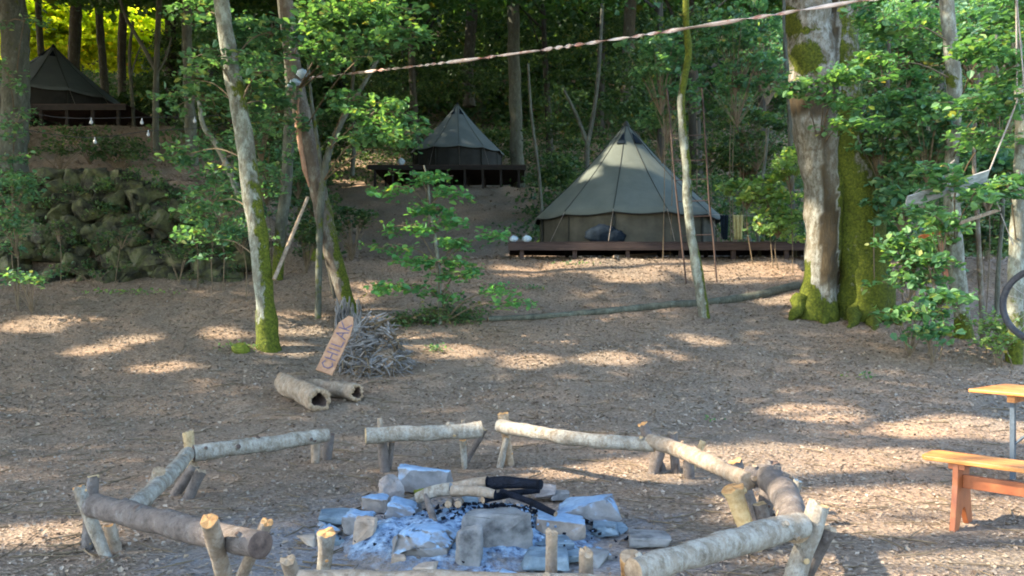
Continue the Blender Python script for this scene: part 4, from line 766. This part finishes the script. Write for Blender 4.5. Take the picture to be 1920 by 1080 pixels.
# ---------------------------------------------------------------- fire pit
st = [ # x0,x1,ytop,ybot,depth,material,label,tilt
 (748, 842, 876, 928, .30, 'rock_ash', 'broad back stone dusted pale blue with ash, mossy beneath', .06),
 (706, 758, 890, 952, .16, 'rock_pink', 'rounded pinkish white stone at the back left of the fire', 0),
 (684, 728, 932, 964, .18, 'rock_ash_tan', 'low stone dusted with ash left of the pinkish white stone', .1),
 (728, 778, 944, 988, .20, 'rock_ash', 'ash crusted stone inside the left side of the ring', .2),
 (666, 704, 978, 1036, .10, 'rock_tan', 'small upright tan block at the left of the fire', 0),
 (646, 694, 958, 1014, .22, 'rock_ash', 'grey slab leaning outward at the far left of the fire', .3),
 (724, 856, 982, 1068, .30, 'rock_ash', 'large rounded stone thickly dusted with ash at the front left', 0),
 (856, 902, 986, 1072, .10, 'rock', 'narrow upright grey slab at the front of the fire', 0),
 (872, 992, 960, 1050, .16, 'rock', 'largest angular grey block at the front centre of the fire', 0),
 (978, 1008, 960, 990, .08, 'rock_tan', 'small orange tan cobble right of the angular block', 0),
 (1010, 1094, 972, 1022, .22, 'rock_ash_tan', 'flat wedge stone right of the small orange cobble', .1),
 (1048, 1152, 936, 994, .28, 'rock_ash', 'big tilted ash blue slab at the right edge of the fire', -.25),
 (998, 1042, 914, 944, .16, 'rock_pink', 'pale stone at the back right behind the charred logs', 0),
 (1034, 1064, 922, 944, .14, 'rock', 'small grey stone at the back right of the fire', 0),
 (1110, 1156, 990, 1013, .16, 'rock_blue', 'thin flat bluish stone outside the tilted slab', 0),
 (988, 1070, 1010, 1044, .20, 'rock_blue', 'low bluish stone right of the angular block', 0),
 (982, 1060, 1036, 1078, .18, 'rock_blue', 'flat bluish stone at the front right near the thin stake', 0),
 (736, 760, 1048, 1070, .06, 'rock_tan', 'tiny brown pebble before the large ash dusted stone', 0),
 (700, 728, 1016, 1040, .08, 'rock_pink', 'small reddish stone beside the upright tan block', 0),
 (602, 662, 958, 990, .26, 'rock_blue', 'flat bluish stone lying left of the fire', 0),
 (758, 788, 940, 970, .12, 'rock', 'small grey stone under the pale firewood', 0),
 (1180, 1250, 1012, 1034, .20, 'rock', 'flat grey stone on the ash ground right of the fire', 0),
 (1044, 1100, 1040, 1066, .16, 'rock_blue', 'flat bluish stone behind the front stakes', 0)]
for i, (x0, x1, yt, yb_, d, m, lab, tilt) in enumerate(st):
    Y = CAM * F / (yb_ - HZ); h = max(.05, CAM - (yt - HZ) / F * (Y + d)); wd = (x1 - x0) / F * Y; c = np.array([((x0 + x1) / 2 - 960) / F * (Y + d / 2), Y + d / 2, h / 2 + (.025 if h < .2 else 0)])
    V, Fc = rockmesh((wd / 2 * 1.18, d / 2 * 1.15, h / 2 * 1.30), 40 + i * 3, .10, 30 if i != 8 else 26, 2, i not in (1, 6)); V = rotz(V, 0, tilt, 1.57)
    mb = MB(); mb.add(V + c, Fc, smooth=True); o = mb.build('stone', M[m], origin=(c[0], c[1], 0)); tag(o, lab, 'stone', 'stones round the fire')
def heap():
    cx, cy = -.28, 5.15; n = 90; V = []
    for j in range(n):
        for i in range(n):
            x = cx + (i / (n - 1) * 2 - 1) * .96; y = cy + (j / (n - 1) * 2 - 1) * .76; r = math.hypot((x - cx) / .90, (y - cy) / .70)
            r += .22 * noise.noise(Vector((x * 2.3, y * 2.3, 0))); h = .15 * (1 - min(1, max(0, r)) ** 2.2)
            h += .05 * math.exp(-(((x + .78) / .38) ** 2 + ((y - 4.95) / .26) ** 2)); h += (.05 * noise.noise(Vector((x * 7, y * 7, 1))) + .022 * noise.noise(Vector((x * 19, y * 19, 2)))) * max(0, 1.1 - r); V.append((x, y, h - .012 if r < 1.0 else -.02))
    mb = MB(); mb.add(V, [(j * n + i, j * n + i + 1, (j + 1) * n + i + 1, (j + 1) * n + i) for j in range(n - 1) for i in range(n - 1)])
    tag(mb.build('ash_heap', M['ash'], origin=(cx, cy, 0)), 'pale blue grey wood ash heaped in and around the fire ring', 'ash', kind='stuff')
    mb = MB(); rg = random.Random(9)
    for i in range(520):
        if rg.random() < .82: x, y = rg.gauss(.02, .26), rg.gauss(5.3, .17); z = .10
        else: x, y = rg.gauss(-.25, .6), rg.gauss(5.0, .42); z = .03
        s = rg.uniform(.006, .026) * (1 if y > 5.05 else .6); V, Fc = CH[i % 5]; r = math.hypot((x + .28) / 1.0, (y - 5.15) / .78); z = .15 * max(0, 1 - r ** 2.2) + .012
        mb.add(rotz(V, rg.uniform(0, 6), rg.uniform(-.7, .7), rg.uniform(0, 6)) * s + np.array([x, y, z]), Fc, 0 if rg.random() < .75 else 1, smooth=False)
    tag(mb.build('charcoal', [M['char'], M['ash']], origin=(0, 5.2, 0)), 'black charcoal lumps scattered over the ash', 'charcoal', kind='stuff')
CH = [rockmesh((1, .7, .6), 500 + i, .1, 9, 0) for i in range(5)]
heap()
rg = random.Random(31)
for i in range(18):
    a = rg.uniform(0, 6.28); rr = rg.uniform(.8, 1.08); x, y = -.28 + math.cos(a) * rr * .98, 5.15 + math.sin(a) * rr * .78; sz = rg.uniform(.05, .10)
    V, Fc = rockmesh((sz, sz * rg.uniform(.6, .9), sz * rg.uniform(.4, .7)), 900 + i, .12, 16, 1, rg.random() < .5); mb = MB(); mb.add(rotz(V, a) + np.array([x, y, sz * .3]), Fc)
    tag(mb.build('stone', M[rg.choice(['rock', 'rock_ash', 'rock_blue', 'rock_tan', 'rock_ash_tan'])], origin=(x, y, 0)), 'fist sized rubble stone among the larger stones of the fire', 'stone', 'rubble stones at the fire')
def firewood(label, a, b_, ra, rb, bm, cap, seed):
    mb = MB(); m = (np.array(a) + np.array(b_)) / 2 + np.array([0, 0, .012]); addtube(mb, [a, m, b_], [ra, (ra + rb) / 2 * 1.05, rb], 14, 12, .13, 7, seed, cap=1); o = mb.build('firewood', [M[bm], M[cap]], origin=np.minimum(a, b_)); tag(o, label, 'firewood', 'firewood on the fire')
firewood('charred black log sticking out to the right over the fire', P(902, 907, 5.6), P(1014, 908, 5.35), .045, .035, 'char', 'char', 1)
firewood('half burnt brown log running left from the charred black log', P(815, 922, 5.7), P(915, 905, 5.55), .034, .046, 'log_tan', 'char', 2)
firewood('pale log with a grey cut end at the left of the firewood', P(782, 934, 5.5), P(846, 917, 5.45), .036, .044, 'log_birch', 'rock', 3)
firewood('brown log with scorched underside in the middle of the fire', P(848, 920, 5.4), P(928, 927, 5.3), .038, .03, 'log_tan', 'char', 4)
firewood('short stick standing upright against the pale log', P(797, 928, 5.25), P(816, 985, 5.02), .014, .028, 'log_brown', 'cut', 5)
firewood('thin charred stick slanting down with a pale tip', P(940, 922, 5.4), P(1042, 964, 5.05), .022, .02, 'char', 'cut', 6)
firewood('small round billet seen end on, left of its pair', P(846, 940, 5.6), P(840, 946, 5.2), .022, .022, 'log_tan', 'cut', 7)
firewood('small round billet seen end on, right of its pair', P(864, 940, 5.6), P(859, 946, 5.2), .022, .022, 'log_tan', 'cut', 8)
firewood('blackened crossing branch behind the thin charred stick', P(1010, 920, 5.6), P(905, 938, 5.3), .02, .024, 'char', 'cut', 9)

# ---------------------------------------------------------------- bench and table at the right
bn = thing('wooden_bench', 'glossy orange wooden bench with plank legs at the right', 'bench', (3.1, 5.5, 0)); uu = np.array([.70, -.714, 0]); vv = np.array([.714, .70, 0]); A = np.array([2.80, 5.50, 0]); z = np.array([0, 0, 1.])
mb = MB(); L0 = 2.2; o0 = [A + vv * .05, A + uu * .03, A + uu * L0, A + uu * L0 + vv * .30, A + uu * .03 + vv * .30, A + vv * .25]; mb.prism([q + z * .445 for q in o0], z * .03); mb.build('seat', M['plank_orange'], bn, bevel=.006)
for off in (.20, 1.95):
    c = A + uu * off + vv * .15; k = lambda s, zz: c + vv * s + z * zz
    mb = MB(); mb.prism([k(-.19, 0), k(-.10, 0), k(-.02, .13), k(.02, .13), k(.10, 0), k(.19, 0), k(.13, .30), k(.12, .444), k(-.12, .444), k(-.13, .30)], uu * .035); mb.build('leg', M['plank_red'], bn, bevel=.004)
mb = MB(); mb.box(A + uu * 1.09 + vv * .13 + z * .315, uu * .853, vv * .016, z * .045); mb.build('stretcher', M['plank_red'], bn, bevel=.003)
mb = MB(); mb.box(A + uu * .222 + vv * .15 + z * .425, uu * .05, vv * .115, z * .019); mb.build('cleat', M['plank_red'], bn)
tb = thing('folding_table', 'orange beer table with a thin dark steel leg behind the bench', 'table', (4.5, 6.6, 0)); B = np.array([3.98, 6.98, 0]); u2 = np.array([.60, -.80, 0]); v2 = np.array([.80, .60, 0])
mb = MB(); mb.prism([q + z * .735 for q in (B, B + u2 * 2.2, B + u2 * 2.2 + v2 * .75, B + v2 * .75)], z * .028); mb.build('table_top', M['plank_orange'], tb, bevel=.006)
mb = MB(); mb.box(B + u2 * .30 + v2 * .38 + z * .70, u2 * .03, v2 * .28, z * .034); mb.build('cross_rail', M['plank_orange'], tb)
for off in (.30, 1.9):
    for s in (.14, .62):
        q = B + u2 * off + v2 * s; mb = MB(); mb.box(q + z * .35, u2 * .018, v2 * .018, z * .35); mb.build('leg', M['steel_dark'], tb)
    mb = MB(); q = B + u2 * off; addtube(mb, [q + v2 * .14 + z * .3, q + u2 * (.4 if off < 1 else -.4) + v2 * .3 + z * .72], [.012, .012], 6, 1); addtube(mb, [q + v2 * .14 + z * .12, q + v2 * .62 + z * .12], [.012, .012], 6, 1); mb.build('brace', M['steel_dark'], tb)

# ---------------------------------------------------------------- tape, knot, bulbs, boards, tyre
def tape():
    a = P(575, 146, Y2 - .2); b_ = P(1560, -4, 7.2); c = a + (b_ - a) * 1.3; n = 420; V = []
    pts = np.array([a + (c - a) * (i / n) - np.array([0, 0, .10 * math.sin(math.pi * i / n)]) for i in range(n + 1)])
    for i, p_ in enumerate(pts):
        f = i / n; th = f * 120 + 3 * math.sin(f * 23) + 1.5 * math.sin(f * 61); w_ = .021 + .004 * math.sin(f * 40); 
        
        d = np.array([0, math.cos(th) * w_, math.sin(th) * w_]); e = np.array([0, -math.sin(th), math.cos(th)]) * .004; V += [p_ - d, p_ + e, p_ + d]
    F_ = []; m = len(pts)
    for i in range(m - 1): F_ += [(3 * i, 3 * i + 1, 3 * i + 4, 3 * i + 3), (3 * i + 1, 3 * i + 2, 3 * i + 5, 3 * i + 4)]
    mb = MB(); mb.add(V, F_); pass
    o = mb.build('tape_line', M['tape'], origin=a); s = o.modifiers.new('s', 'SOLIDIFY'); s.thickness = .003; tag(o, 'twisted white and red tape line strung high across the clearing', 'tape')
tape()
blobthing('cloth_knot', 'bluish white cloth tied round the crook of the leaning trunk', 'cloth', [(P(553, 155, Y2 - .16), (.10, .12, .07)), (P(566, 138, Y2 - .18), (.10, .07, .09)), (P(545, 160, Y2 - .15), (.06, .06, .05))], 'cloth_white')
AN = P(575, 146, Y2 - .2); AN = AN + (P(1560, -4, 7.2) - AN) * 1.3; sr = thing('tree', 'tree standing outside the picture on the right that holds the tape line', 'tree', onG(AN[0] + .15, AN[1])); mb = MB(); addtube(mb, [onG(AN[0] + .15, AN[1]), (AN[0] + .16, AN[1], 3), (AN[0] + .15, AN[1], 7), (AN[0] + .3, AN[1], 11)], [.2, .16, .13, .08], 14, 20, .1); mb.build('trunk', [M['bark_grey']], sr)
cord = [(30, 205), (100, 219), (171, 222), (266, 220), (365, 219), (440, 214)]; cd2 = [(30, 240), (100, 252), (178, 258), (278, 246), (370, 240), (440, 226)]
for lab, pth, bl in (('upper string of small white bulbs above the rock bank', cord, [(171, 228), (266, 229), (365, 226)]), ('lower sagging string of small white bulbs above the rock bank', cd2, [(178, 265), (278, 251)])):
    sb = thing('string_lights', lab, 'string lights', P(*pth[0], 18.8), 'bulb strings above the rock bank'); mb = MB(); addtube(mb, [P(x, y, 18.8) for x, y in pth], [.008] * 6, 4, 40); mb.build('cord', M['rubber'], sb)
    for (x, y) in bl:
        c = P(x, y, 18.8); mb = MB(); addtube(mb, [c + np.array([0, 0, .09]), c + np.array([0, 0, .04]), c, c - np.array([0, 0, .045]), c - np.array([0, 0, .065])], [.012, .016, .038, .034, .006], 10, 10, cap=0); mb.build('bulb', M['bulb'], sb)
hb = thing('slung_boards', 'two grey slanting boards slung on ropes beside the pale spotted tree', 'wooden frame', P(1775, 400, 11.5)); Yh = 11.4
for (a, b_, h, dp, m, nm) in [((1698, 380), (1852, 330), .10, .16, 'weathered', 'upper_board'), ((1800, 418), (1876, 392), .03, .18, 'log_tan', 'lower_board')]:
    a, b_ = P(*a, Yh), P(*b_, Yh + .3); d = (b_ - a) / 2; mb = MB(); up = np.array([0, -.5, .86])
    for k in range(7 if h > .05 else 1):
        kk = 7 if h > .05 else 1; f = (k + .5) / kk * 2 - 1; mb.box((a + b_) / 2 + up * h * f, d, up * h / kk * .93, np.array([0, .86, .5]) * .012)
    mb.build(nm, M[m], hb, bevel=.002)
for (a, b_, w_) in [((1907, 190), (1856, 318), .012), ((1907, 190), (1905, -60), .012), ((1852, 335), (1876, 396), .008), ((1876, 400), (1900, 460), .008), ((1852, 340), (1826, 392), .008), ((1700, 375), (1790, 300), .008)]:
    mb = MB(); addtube(mb, [P(*a, Yh + .25), P(*b_, Yh + .25)], [w_] * 2, 5, 6); mb.build('rope', M['rope'], hb)
a, b_ = P(1758, 430, 13.3), P(1774, 520, 13.3); mb = MB(); mb.box((a + b_) / 2, (.04, 0, .01), (0, .015, 0), (b_ - a) / 2); mb.box(P(1738, 440, 13.26), (.12, 0, .06), (0, .014, 0), (-.02, 0, .03)); tag(mb.build('red_board', M['plank_red'], origin=b_), 'reddish boards nailed up in the leaves left of the spotted tree', 'board')
ty = thing('tyre', 'dark rubber wheel hanging at the right picture edge', 'tyre', P(1918, 645, 9)); c = P(1950, 572, 9.0); mb = MB(); nb = 40; V = []; rr = 12
for i in range(nb):
    th = 2 * math.pi * i / nb
    for k in range(rr):
        ph = 2 * math.pi * k / rr; r = .40 + .038 * math.cos(ph) * (1 + (.10 if i % 2 and math.cos(ph) > .5 else 0)); V.append(c + np.array([r * math.cos(th) * .55, r * math.cos(th) * -.8 + .035 * math.sin(ph) * 0, r * math.sin(th)]) + np.array([.8, .55, 0]) * .035 * math.sin(ph))
mb.add(V, [(i * rr + k, ((i + 1) % nb) * rr + k, ((i + 1) % nb) * rr + (k + 1) % rr, i * rr + (k + 1) % rr) for i in range(nb) for k in range(rr)]); mb.build('tread', M['rubber'], ty)
mb = MB()
for i in range(20):
    th = 2 * math.pi * i / 20; addtube(mb, [c + np.array([.8, .55, 0]) * (.03 if i % 2 else -.03), c + np.array([.36 * math.cos(th) * .55, -.36 * math.cos(th) * .8, .36 * math.sin(th)])], [.003] * 2, 3, 1)
addtube(mb, [c - np.array([.8, .55, 0]) * .04, c + np.array([.8, .55, 0]) * .04], [.025] * 2, 10, 1, cap=0); mb.build('spokes', M['weathered'], ty)
mb = MB(); addtube(mb, [c + np.array([0, 0, .42]), c + np.array([0, .6, 5.0])], [.009] * 2, 5, 6); mb.build('rope', M['rope'], ty)

LMK = [('the farthest left tent', 100, 150), ('the middle tent', 857, 240), ('the big tent', 1172, 340), ('the lichened tree', 440, 150), ('the leaning trunk', 565, 150), ('the mossy giant', 1560, 200), ('the slender crooked tree', 1285, 200), ('the pale spotted tree', 1788, 200), ('the broad trunk at the left edge', 28, 150), ('the sapling', 805, 400)]
USED = {}
ORD = ['', ', second from left', ', third from left', ', fourth from left', ', fifth from left', ', sixth from left', ', seventh from left', ', eighth from left']
def where(kind, px, py, Y):
    best = min(LMK, key=lambda q: math.hypot(q[1] - px, (q[2] - py) * .8)); dx, dy = px - best[1], py - best[2]
    d = ('high above' if dy < -120 else 'above') if -dy > abs(dx) else ('below' if dy > abs(dx) else ('left of' if dx < -90 else 'just left of' if dx < 0 else 'just right of' if dx < 90 else 'right of'))
    lab = f"{kind} {d} {best[0]}" + (', deeper' if Y > 45 else ''); k = USED.get(lab, 0); USED[lab] = k + 1; return lab + ORD[k]
# ---------------------------------------------------------------- the surrounding wood
# openings through which the sun gets down
for px, py, r in [(1360, 857, .32), (1430, 860, .42), (1510, 862, .5), (1590, 860, .45), (1660, 858, .34), (1740, 800, .30), (1820, 800, .38), (1900, 810, .42), (1540, 776, .25), (1490, 776, .18), (1120, 882, .16), (1060, 888, .12), (1180, 872, .12), (1000, 480, .4), (1080, 500, .4), (1180, 492, .5), (1280, 500, .4), (1360, 510, .6), (1450, 505, .6), (1470, 560, .35), (1180, 515, .4), (980, 510, .3),
                  (700, 540, .2), (650, 560, .2), (720, 590, .2), (570, 600, .25), (560, 620, .2), (420, 625, .15), (250, 640, .2), (120, 600, .22), (60, 612, .22), (300, 690, .15), (180, 655, .18), (1220, 640, .28), (1250, 645, .22), (650, 345, .35), (30, 1005, .16), (90, 1000, .1), 
                  (1640, 1010, .16), (1560, 955, .14), (1700, 945, .2), (1800, 1020, .32), (1880, 1040, .36), (1900, 960, .25), (1840, 1075, .3), (1720, 925, .15), (1620, 930, .14), (1600, 985, .12), (1750, 1070, .14), (1300, 640, .2), (860, 660, .18), (760, 640, .2), (1440, 940, .10)]: lit(px, py, r)
for px, py, Y, r in [(490, 620, YT1, .22), (640, 60, 12.6, .5), (720, 60, 12.4, .4), (1492, 170, Y7, .2), (1590, 480, Y7, .16), (1625, 585, Y7, .2), (1500, 570, Y7, .2), (1740, 500, 13, .45), (1720, 570, 12.8, .3), (1780, 560, 13, .3), (1690, 110, 13, .4), (1700, 200, 13, .4), (1850, 350, 12, .35), (1180, 300, 21, .35), (1100, 320, 21, .18), (820, 395, ys, .25), (780, 330, ys, .2), (1860, 850, 5.4, .35), (1900, 720, 6.8, .35), (1880, 905, 5.3, .15),
                     (1050, 812, 7.2, .14), (1150, 825, 6.9, .12), (1330, 865, 5.7, .13), (1385, 940, 4.8, .1), (1530, 950, 4.2, .10), (1480, 950, 4.6, .09), (1500, 330, 18.4, .3), (1880, 620, 12.8, .3), (575, 260, Y2, .12), (635, 520, Y2, .15), (1775, 40, 13, .25), (1850, 150, 12, .3), (1700, 300, 12.8, .3), (1650, 150, 13.4, .3), (1880, 350, 11.6, .3), (1740, 420, 13, .3), (1860, 60, 12, .3), (1690, 30, 12.8, .3), (470, 150, 13.4, .2), (760, 250, 13.3, .2), (1830, 250, 12.2, .25), (880, 455, 12.5, .25), (745, 465, 12.5, .2), (1800, 560, 13, .2), (400, 110, 13.6, .2), (395, 978, 3.8, .06), (613, 1003, 4, .07)]: lit(px, py, r, Y)
for px in range(20, 330, 28):
    for py in (-10, 30, 70, 105): lit(px, py, 1.5, 49.5)
LP_ = np.array([p for p, r in LIT]); LR = np.array([r for p, r in LIT])
def shaded(pts, pad=.17):
    """keep only leaves that do not stand between the sun and an opening"""
    keep = np.ones(len(pts), bool)
    for T_, r in zip(LP_, LR):
        d = pts - T_; t_ = d @ SD; q = d - t_[:, None] * SD; keep &= ~((t_ > 1.2) & (np.sum(q * q, 1) < (r + pad) ** 2))
    return keep
def canopy_pts(n, xr, yr, hr, per, cr):
    gx = R.uniform(*xr, n); gy = R.uniform(*yr, n); h = R.uniform(*hr, n); g = np.stack([gx, gy, H(gx, gy)], -1); c = g + SD * (h / SD[2])[:, None]
    p = np.repeat(c, per, 0) + R.normal(0, 1, (n * per, 3)) * np.array([cr, cr, cr * .45]); return p
near = canopy_pts(13500, (-13, 15), (1.0, 31), (8, 13.5), 12, .42); near = np.concatenate([near, canopy_pts(6500, (-27, -11), (15, 33), (8, 13), 12, .42), canopy_pts(5000, (-10, 5), (19.5, 37), (8, 13), 12, .42)]); near = near[shaded(near)]
# trees outside the frame on the left, whose crowns shade the clearing
roots = [(-7.5, 4.0), (-10, 8.5), (-13, 3), (-16, 9), (-19, 4), (-22, 12), (-14, 14.5), (-19, 19), (-26, 7), (-25, 17), (-22, 25), (-4.6, -2), (-12, -3), (-28, 27)]
vis = [(-4.35, 13.6), (-12.6, 20.8)]
allr = np.array(roots + vis); own = np.argmin(((near[:, None, :2] - allr[None]) ** 2).sum(-1) * (1 + 0 * allr[None, :, 0]), 1)
labs = ['tall tree outside the left edge of the picture shading the fire ring'] * len(roots)
def talltree(x, y, top, r, leafpts, size, label, group, bmat='bark_grey', lim=5):
    b_ = onG(x, y); t = thing('tree', label, 'tree', b_, group); mb = MB(); k = np.array([random.uniform(-.4, .4), random.uniform(-.4, .4), 0]); tp = b_ + np.array([k[0] * 2, k[1] * 2, top])
    addtube(mb, [b_ - np.array([0, 0, .15]), b_ + np.array([0, 0, .5]), b_ + k + np.array([0, 0, top * .5]), tp], [r * 1.4, r, r * .75, r * .3], 10, 22, .08, 2, seed=int(abs(x) * 10), mossf=lambda p: .3 if p[2] < b_[2] + 1.5 else .12)
    if leafpts is not None and len(leafpts) > 40:
        for i in range(lim):
            q = leafpts[random.randrange(len(leafpts))]; s = b_ + k * .8 + np.array([0, 0, top * random.uniform(.45, .8)]); addtube(mb, [s, (s + q) / 2 + np.array([0, 0, .4]), q], [r * .35, r * .2, .02], 6, 6, .08, 2)
    mb.build('trunk', [M[bmat]], t)
    if leafpts is not None and len(leafpts):
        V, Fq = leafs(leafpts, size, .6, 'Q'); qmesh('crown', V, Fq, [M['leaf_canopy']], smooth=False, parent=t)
    return t
for i, (x, y) in enumerate(roots): talltree(x, y, 11, .2, near[own == i], .27, 'tall tree outside the left edge of the picture shading the fire ring', 'tall trees outside the picture on the left')
for i, (x, y) in enumerate(vis):
    pts = near[own == len(roots) + i]; prs = [o for o in bpy.data.objects if o.type == 'EMPTY' and o.name.startswith('tree') and abs(o.location.x - x) < 1 and abs(o.location.y - y) < 1.2]
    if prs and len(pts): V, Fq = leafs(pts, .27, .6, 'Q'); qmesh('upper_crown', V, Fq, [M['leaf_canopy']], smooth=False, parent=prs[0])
# the wood on the hillside
hill = canopy_pts(26000, (-62, 34), (30, 92), (9.5, 15), 9, .9); hill = hill[shaded(hill, .6)]
rg = random.Random(21); hr = []
for yy in (34, 42, 50, 58, 68, 80):
    x = -yy * .95 - 8
    while x < yy * .75 + 6:
        hx, hy = x + rg.uniform(-2, 2), yy + rg.uniform(-3, 3); px = 960 + hx / hy * F
        if not (hy < 48 and (640 < px < 1010)) and not (hy < 66 and 20 < px < 320): hr.append((hx, hy))
        x += rg.uniform(8, 14) * (1 if yy < 60 else 1.3)
hr.sort(key=lambda q: q[0] / q[1]); hra = np.array(hr); own = np.argmin(((hill[:, None, :2] - hra[None]) ** 2).sum(-1), 1)
for i, (x, y) in enumerate(hr):
    talltree(x, y, 13, rg.uniform(.16, .38), hill[own == i], .55, (where('dim hillside trunk', 960 + x / y * F, 90, y) if -30 < 960 + x / y * F < 1950 else 'dim tree of the hillside wood outside the picture'), 'trees of the hillside wood', 'bark_dim', 4)
# understorey bushes between the trunks
us = sorted([(760, 140, 50, 90, 60), (900, 100, 55, 110, 60), (1050, 120, 48, 90, 70), (1060, 230, 36, 60, 70), (1180, 150, 34, 70, 80), (640, 250, 36, 60, 60), (720, 60, 52, 100, 50), (330, 90, 34, 70, 60), (300, 170, 30, 50, 40), (440, 200, 28, 60, 60), (250, 200, 33, 50, 22), (1300, 60, 30, 90, 60), (1440, 90, 28, 60, 70), (960, 40, 58, 120, 50), (1120, 40, 54, 100, 50), (560, 100, 34, 80, 80), (700, 170, 44, 60, 50), (860, 150, 48, 80, 34),
      (1200, 230, 32, 50, 50), (1560, 240, 24, 60, 80), (1700, 60, 20, 90, 60), (1840, 60, 19, 90, 60), (1700, 180, 20, 80, 70), (1860, 220, 19, 80, 80), (1690, 330, 19, 70, 70), (1850, 420, 17.5, 70, 60), (1760, 300, 18, 70, 60), (1050, 320, 30, 40, 30), (940, 260, 46, 40, 30), (560, 330, 28, 60, 40), (430, 100, 30, 70, 60), (530, 230, 26, 60, 70), (1400, 300, 27, 60, 50)])
for i, (px, py, Y, rx, ry) in enumerate(us):
    n = int(16 + rx * ry / 260); lf = 'leaf_dark' if i % 3 or Y > 30 else 'leaf_blue'
    bush('understorey_shrub', where(('wide' if rx > 80 else 'small' if rx < 55 else 'dim') + ' leafy bush', px, py, Y), 'shrub', [(px, py, Y, rx, ry, n, 46)], lf, .10 + Y * .0022, stems=2, group='understorey bushes of the wood', tmpl='Q', dr=(.35 + Y * .006, .6 + Y * .012), tw=.012 if Y < 30 else 0, tilt=.7)
bush('understorey_shrub', 'sunlit yellow green foliage, leaf colour brightened to glow, behind the farthest left tent', 'shrub', [(70, 60, 50, 80, 60, 60, 60), (150, 60, 50, 90, 60, 80, 60), (230, 70, 50, 80, 60, 70, 60), (130, 10, 50, 120, 40, 60, 60), (20, 40, 49, 60, 60, 40, 60)], 'leaf_glow', .34, stems=3, tmpl='Q', dr=(.9, 1.6), tw=0, tilt=.8)
def undergrowth():
    n = 9000; y = R.uniform(24, 75, n); x = R.uniform(-.74, .70, n) * y; px = 960 + x / y * F; k = ((y > 45) | (px > 1010) | (px < 600)) & ((px > 330) | (y > 35) | (y < 27)) & ~((px > 900) & (px < 1720) & (y < 25.5)) & ~((px < 340) & (y < 36) & (px > 20))
    x, y = x[k], y[k]; c = np.stack([x, y, H(x, y) + .15], -1); p = np.repeat(c, 22, 0) + R.normal(0, 1, (len(c) * 22, 3)) * np.array([.6, .5, .22]); V, Fq = leafs(p, .20, .7, 'Q')
    tag(qmesh('undergrowth', V, Fq, [M['leaf_dark']], smooth=False), 'dark low undergrowth covering the wooded hillside', 'undergrowth', kind='stuff')
undergrowth()
# far wood that reads as one mass
def farwood():
    n = 4200; y = R.uniform(60, 112, n); x = R.uniform(-.80, .72, n) * y; px = 960 + x / y * F
    z = H(x, y) + R.uniform(0, 9, n); c = np.stack([x, y, z], -1); rowp = HZ - (z - CAM) / y * F
    k = ~((px < 330) & (y < 66)); c = c[k]
    p = np.repeat(c, 26, 0) + R.normal(0, 1, (len(c) * 26, 3)) * np.array([1.5, 1.2, .9]); V, Fq = leafs(p, .7, .8, 'Q')
    tag(qmesh('far_wood', V, Fq, [M['leaf_dark']], smooth=False), 'dark mass of far woodland foliage on the hill', 'woodland', kind='stuff')
farwood()
print('LIT', len(LIT), 'objects', len(bpy.data.objects))
